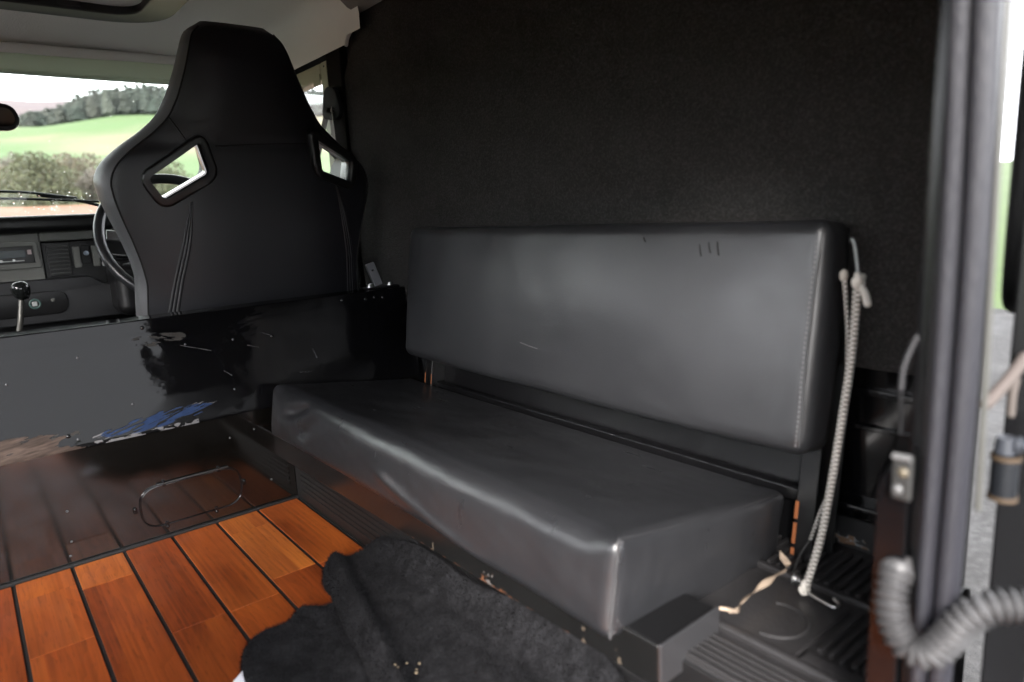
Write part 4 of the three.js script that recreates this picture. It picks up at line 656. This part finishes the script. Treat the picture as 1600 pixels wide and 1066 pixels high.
// ---- dashboard, radio, steering wheel, gear lever
{
  const da = thing('dashboard', 'dark grey dashboard with padded top, air vent, switch and lower shelf', 'dashboard', [0.2, 0.55, -2.5]);
  part(da, 'padded_top', softBox(1.62, 0.05, 0.15, 0.02, [30, 3, 5]).translate(0.075, 0.684, -2.505), plasticBlack);
  part(da, 'fascia', rbox(-0.70, 0.205, 0.518, 0.660, -2.56, -2.462, 0.006), plasticGrey);
  part(da, 'fascia', rbox(0.2055, 0.90, 0.632, 0.660, -2.56, -2.464, 0.006), plasticGrey);
  part(da, 'instrument_panel', rbox(0.2055, 0.90, 0.49, 0.6315, -2.56, -2.474, 0.006), plasticBlack);
  const vent = part(da, 'air_vent', rbox(0.216, 0.278, 0.526, 0.628, -2.4735, -2.468, 0.003), plasticBlack);
  for (let i = 0; i < 8; i++) part(vent, 'slat', rbox(0.221, 0.272, 0.533 + i * 0.0115, 0.5375 + i * 0.0115, -2.470, -2.460, 0.0015, 1), std([0.05, 0.051, 0.05], 0.5));
  for (const x of [0.284, 0.334]) part(da, 'rib', rbox(x, x + 0.018, 0.548, 0.612, -2.474, -2.462, 0.003), plasticGrey);
  const sw = part(da, 'switch', rbox(0.305, 0.331, 0.558, 0.616, -2.474, -2.468, 0.003), plasticBlack);
  part(sw, 'knob', (() => { const g = new THREE.SphereGeometry(0.0075, 14, 10); g.translate(0.318, 0.590, -2.462); return g; })(), std([0.25, 0.3, 0.36], 0.3));
  const low = extrude(roundPoly([[-0.7, 0.40], [0.9, 0.40], [0.9, 0.488], [0.345, 0.492], [0.312, 0.519], [-0.7, 0.523]], 0.012), 0.10, 0.004); low.translate(0, 0, -2.52); part(da, 'knee_panel', toCreasedNormals(low, R(35)), plasticDark);
  const ov = extrude(roundPoly([[-0.3, 0.424], [0.243, 0.424], [0.243, 0.486], [-0.3, 0.486]], 0.031), 0.004, 0.003); ov.translate(0, 0, -2.4165); part(da, 'switch_recess', toCreasedNormals(ov, R(30)), plasticBlack);
  const lt = part(da, 'socket', (() => { const g = new THREE.TorusGeometry(0.0125, 0.0028, 10, 28); g.translate(0.163, 0.456, -2.408); return g; })(), std([0.06, 0.11, 0.10], 0.35));
  part(lt, 'cap', rbox(0.156, 0.169, 0.449, 0.463, -2.41, -2.4055, 0.003), std([0.4, 0.42, 0.42], 0.4));
  part(da, 'screw', (() => { const g = new THREE.SphereGeometry(0.0055, 10, 8); g.translate(0.208, 0.462, -2.410); return g; })(), plasticGrey);
  part(da, 'column_shroud', rbox(0.36, 0.56, 0.40, 0.56, -2.47, -2.30, 0.03, 3), plasticBlack);
  for (const [x, y] of [[0.345, 0.585], [0.35, 0.560]]) { part(da, 'stalk', rod([x, y, -2.32], [x + 0.12, y - 0.02, -2.36], 0.006), plasticBlack); part(da, 'stalk_tip', rod([x - 0.012, y + 0.001, -2.318], [x + 0.006, y, -2.322], 0.008), std([0.3, 0.3, 0.3], 0.4)); }
  const st = thing('car_stereo', 'car stereo with small display in a recessed surround in the dashboard', 'car stereo', [0.12, 0.6, -2.46]);
  part(st, 'surround', (() => { const s = roundPoly([[-0.02, 0.560], [0.198, 0.560], [0.192, 0.634], [-0.02, 0.634]], 0.006); s.holes.push(roundPoly([[-0.018, 0.571], [0.188, 0.571], [0.187, 0.624], [-0.018, 0.624]], 0.004, THREE.Path)); const g = extrude(s, 0.006, 0.002); g.translate(0, 0, -2.462); return g; })(), plasticGrey);
  part(st, 'face', rbox(-0.016, 0.186, 0.572, 0.623, -2.462, -2.4565, 0.003), plasticBlack);
  part(st, 'display', rbox(0.02, 0.165, 0.590, 0.612, -2.457, -2.4555, 0.0006), std([0.018, 0.026, 0.04], 0.15));
  part(st, 'button', rbox(0.170, 0.180, 0.598, 0.611, -2.457, -2.4545, 0.001), std([0.45, 0.36, 0.36], 0.4));
  part(st, 'trim_line', rbox(-0.01, 0.160, 0.5795, 0.5825, -2.457, -2.4545, 0.001), zinc);
  for (const x of [0.105, 0.135]) part(st, 'button', rod([x, 0.583, -2.457], [x, 0.583, -2.4535], 0.004, 0.0035), zinc);
  // wheel
  const sw2 = thing('steering_wheel', 'dark leather steering wheel partly hidden behind the bucket seat', 'steering wheel', [0.52, 0.625, -2.2]);
  sw2.rotation.x = R(-28);
  const rim = new THREE.TorusGeometry(0.198, 0.0145, 20, 80); local(sw2, 'rim', rim, std([0.022, 0.023, 0.025], 0.28));
  const hub = new THREE.CylinderGeometry(0.062, 0.07, 0.05, 32); hub.rotateX(Math.PI / 2); hub.translate(0, 0, -0.03); local(sw2, 'hub', hub, plasticBlack);
  for (const a of [0.15, Math.PI - 0.15, -Math.PI / 2]) { const g = rbox(0.05, 0.18, -0.016, 0.016, -0.02, -0.008, 0.005); g.rotateZ(a); local(sw2, 'spoke', g, std([0.3, 0.3, 0.3], 0.3, { metalness: 0.7 })); }
  const col = rod([0, 0, -0.04], [0, 0, -0.3], 0.03, 0.035); local(sw2, 'column', col, plasticBlack);
  const gl = thing('gear_lever', 'gear lever with glossy round black knob on a thin bent shaft', 'gear lever', [0.10, 0.2, -2.12]);
  const kn = new THREE.LatheGeometry([[0, -0.024], [0.010, -0.024], [0.0165, -0.016], [0.021, -0.004], [0.0218, 0.006], [0.0195, 0.015], [0.013, 0.0215], [0.005, 0.0236], [0, 0.024]].map(p => new THREE.Vector2(p[0], p[1])), 28); kn.rotateZ(0.12); kn.translate(0.121, 0.516, -2.15);
  part(gl, 'knob', kn, std([0.008, 0.009, 0.009], 0.1));
  part(gl, 'shaft', tube([[0.119, 0.495, -2.15], [0.108, 0.44, -2.14], [0.092, 0.36, -2.12], [0.08, 0.10, -2.10], [0.08, -0.04, -2.10]], 0.0068, 30, 10), std([0.06, 0.06, 0.055], 0.4, { metalness: 0.5 }));
  part(gl, 'gaiter', (() => { const g = new THREE.CylinderGeometry(0.02, 0.075, 0.12, 24, 6); g.translate(0.08, 0.03, -2.10); return g; })(), rubber);
}
// ================================================================ OUTSIDE
const Hm = (x, z) => {
  const d = Math.hypot(x, z), az = Math.atan2(x, -z);
  const ahead = sstep(1.15, 0.55, Math.abs(az));
  const a = table([[0, -0.78], [7, -0.78], [14, 0.0], [24, 1.0], [34, 1.75], [60, 3.4], [120, 9.5], [200, 19.5], [270, 30], [335, 43.5], [420, 52], [520, 52], [800, 70], [1200, 172], [1500, 228], [1900, 236], [2600, 120], [3200, 60]], d);
  const s = table([[0, -0.78], [11, -0.78], [14, -0.6], [40, 0.4], [120, 2.6], [260, 6.8], [500, 4], [3200, 0]], d);
  return lerp(s, a, ahead) + (d > 30 ? (fbm(x * 0.03, z * 0.03, 701, 4) - 0.5) * Math.min(5, d * 0.012) * (d > 700 ? 3 : 1) + (ahead * (d > 250 && d < 700 ? 1 : 0)) * (sstep(0.05, 0.24, az) * 5 - 2) : 0);
};
{
  const grassTex = tex(512, 512, (u, v) => { const n = fbm(u * 60, v * 60, 711, 4, 60, 60), m = fbm(u * 8, v * 8, 715, 4, 8, 8); return [S(0.042 + 0.028 * n + 0.018 * m), S(0.063 + 0.03 * n + 0.022 * m), S(0.018 + 0.014 * n)]; }, true);
  const nr = 150, na = 240, rad = i => 0.5 + 3200 * Math.pow(i / nr, 3.2);
  const P = [], U = [], C = [], I = [];
  for (let i = 0; i <= nr; i++) for (let j = 0; j < na; j++) {
    const a = j / na * Math.PI * 2, r = i ? rad(i) : 0.01, x = Math.sin(a) * r, z = -Math.cos(a) * r; P.push(x, Hm(x, z), z); U.push(x / 6, z / 6);
    const n = fbm(x * 0.02, z * 0.02, 721, 4), az = Math.abs(Math.atan2(x, -z)), soil = az < 1.1 && r > 9 && r < 33, moor = r > 750;   // grass in patches; a strip of bare earth; heather moor on the far fell
    const c = soil ? [2.6, 0.8, 1.9] : moor ? [0.9 + 0.4 * n, 0.42 + 0.15 * n, 2.0] : (t => [lerp(0.72, 1.75, t), lerp(0.95, 1.12, t), lerp(0.8, 2.2, t)])(sstep(0.42, 0.68, n) * (az < 1 ? 1 : 0)).map((q, k) => az < 1 ? q : q * [0.66, 0.66, 0.35][k]);
    C.push(...c);
  }
  for (let i = 0; i < nr; i++) for (let j = 0; j < na; j++) { const a = i * na + j, b = i * na + (j + 1) % na; I.push(a, b + na, b, a, a + na, b + na); }
  const g = new THREE.BufferGeometry(); g.setAttribute('position', new THREE.Float32BufferAttribute(P, 3)); g.setAttribute('uv', new THREE.Float32BufferAttribute(U, 2)); g.setAttribute('color', new THREE.Float32BufferAttribute(C, 3)); g.setIndex(I); g.computeVertexNormals();
  const ground = new THREE.Mesh(g, std([1, 1, 1], 1, { map: grassTex, vertexColors: true })); ground.name = 'grass_hills'; ground.userData.kind = 'structure'; scene.add(ground);
  const tarTex = tex(512, 512, (u, v) => { const n = fbm(u * 90, v * 90, 731, 3, 90, 90), m = fbm(u * 6, v * 6, 735, 4, 6, 6); const q = 0.014 + 0.03 * n * n + 0.02 * m; return [S(q * 1.03), S(q), S(q * 0.98)]; }, true, 0.5, 0.5);
  const tarRough = tex(256, 256, (u, v) => 0.6 + 0.4 * fbm(u * 8, v * 8, 741, 4, 8, 8), false, 0.4, 0.4);
  const road = grid(40, 60, (u, v) => { const x = lerp(-9.5, 9.4, u), z = lerp(-6.4, 26, v); return [x, Hm(x, z) + 0.012 + (z > 8 ? Math.max(0, 0) : 0), z]; }, (u, v, q) => [q[0], q[2]]);
  const rm = new THREE.Mesh(road, phys([1, 1, 1], 1, { map: tarTex, roughnessMap: tarRough, specularIntensity: 0.4, bumpMap: rubberBump, bumpScale: 0.003 })); rm.name = 'tarmac_yard'; rm.userData.kind = 'structure'; scene.add(rm);
  // conifer wood on the brow of the hill, read as one mass
  const r = rng(91), cone = (() => { const l = []; for (let k = 0; k < 6; k++) { const c = new THREE.IcosahedronGeometry(0.62 - k * 0.075, 1), p = c.attributes.position; for (let q = 0; q < p.count; q++) { const w = 0.8 + 0.45 * hash2(Math.round(p.getX(q) * 99), Math.round((p.getY(q) + p.getZ(q) * 7) * 99), k); p.setXYZ(q, p.getX(q) * w, p.getY(q) * 0.28 * w, p.getZ(q) * w); } c.translate(0.25 * (hash2(k, 1, 5) - 0.5), 0.25 + k * 0.14, 0.25 * (hash2(k, 2, 5) - 0.5)); l.push(c); } const t = new THREE.CylinderGeometry(0.05, 0.08, 0.4, 5); t.translate(0, 0.0, 0); l.push(t); const g = merge(l); g.computeVertexNormals(); return g; })();
  const spots = []; while (spots.length < 1500) { const az = lerp(0.088, 0.44, r()), d = lerp(338, 420, r() ** 0.7); const edge = sstep(0.08, 0.19, az); spots.push([Math.sin(az) * d, -Math.cos(az) * d, (8.5 + 5.0 * r()) * (0.42 + 0.68 * edge) * (d < 352 ? 0.85 : 1)]); }
  const im = new THREE.InstancedMesh(cone, std([0.024, 0.032, 0.027], 1), spots.length), m = new THREE.Matrix4(), q = new THREE.Quaternion(), c = new THREE.Color();
  spots.forEach(([x, z, h], i) => { q.setFromAxisAngle(V(0, 1, 0), r() * 6); m.compose(V(x, Hm(x, z) - 0.4, z), q, V(3.2 + 2 * r(), h, 3.2 + 2 * r())); im.setMatrixAt(i, m); const b = 0.7 + 0.9 * r(); im.setColorAt(i, c.setRGB(b * (1 + 0.3 * r()), b, b)); });
  im.name = 'conifer_wood'; im.userData.kind = 'stuff'; tag(im, 'dark misty conifer wood on the brow of the hill beyond the field', 'wood'); scene.add(im);
  // bare brown and green shrubs between the yard and the field
  const leafShrub = (seed, n, w, h) => { const rr = rng(seed), P = [], I = []; const q = V(), t = V(), b = V(); for (let i = 0; i < n; i++) { const a = rr() * 6.283, e = Math.pow(rr(), 0.6), y = rr(), wr = w * e * Math.sqrt(Math.max(0.05, 1 - (y * 1.05 - 0.35) ** 2 * 1.6)) * (0.7 + 0.5 * vn(a * 2, y * 4, seed)); q.set(Math.cos(a) * wr, y * h * (0.75 + 0.35 * vn(a * 1.6, 0, seed + 1)), Math.sin(a) * wr); t.set(rr() - 0.5, rr() - 0.5, rr() - 0.5).normalize().multiplyScalar(0.03 + 0.04 * rr()); b.set(rr() - 0.5, rr() - 0.5, rr() - 0.5).cross(t).normalize().multiplyScalar(0.02 + 0.02 * rr()); const k = P.length / 3; for (const [s, u] of [[-1, -1], [1, -1], [1, 1], [-1, 1]]) P.push(q.x + t.x * s + b.x * u, q.y + t.y * s + b.y * u, q.z + t.z * s + b.z * u); I.push(k, k + 1, k + 2, k, k + 2, k + 3); } const g = new THREE.BufferGeometry(); g.setAttribute('position', new THREE.Float32BufferAttribute(P, 3)); g.setIndex(I); g.computeVertexNormals(); return g; };
  const kinds = [['buff', [0.11, 0.09, 0.06]], ['olive', [0.08, 0.085, 0.045]], ['pinkish', [0.115, 0.096, 0.082]]];
  for (const [az, d, w, h, k, lab] of [[3.0, 36, 1.7, 1.6, 0, 'tall buff shrub at the left edge, above the mirror end of the wiper'], [5.2, 33, 1.5, 1.9, 1, 'olive green shrub left of the bucket seat, just above the wiper blade'], [7.4, 37, 1.8, 2.0, 0, 'buff brown shrub close beside the left shoulder of the bucket seat'], [4.2, 47, 1.8, 2.3, 2, 'pinkish grey bare shrub behind the buff one at the left edge'], [9.8, 35, 1.6, 1.8, 2, 'pinkish grey shrub seen through the left seat opening'], [6.3, 52, 2.0, 2.0, 1, 'farther olive green shrub in the middle of the field edge'], [12.5, 36, 1.8, 1.7, 1, 'olive green shrub hidden mostly behind the bucket seat']]) {
    const a = R(az), x = Math.sin(a) * d, z = -Math.cos(a) * d, sh = thing('shrub', lab, 'shrub', [x, Hm(x, z) - 0.1, z], 'shrubs between the yard and the field');
    local(sh, 'foliage', leafShrub(800 + Math.round(az * 10), 4200, w, h), phys(kinds[k][1], 1, { transmission: 0.35, thickness: 0 }));
    const st = []; for (let i = 0; i < 5; i++) st.push(rod([0, 0, 0], [Math.cos(i * 1.3) * w * 0.5, h * 0.7, Math.sin(i * 1.3) * w * 0.5], 0.03, 0.008, 5)); local(sh, 'stem', merge(st), std([0.12, 0.09, 0.06], 0.9));
  }
}
scene.traverse(o => { if (o.isMesh) { o.castShadow = true; o.receiveShadow = true; } });
renderer.render(scene, camera);
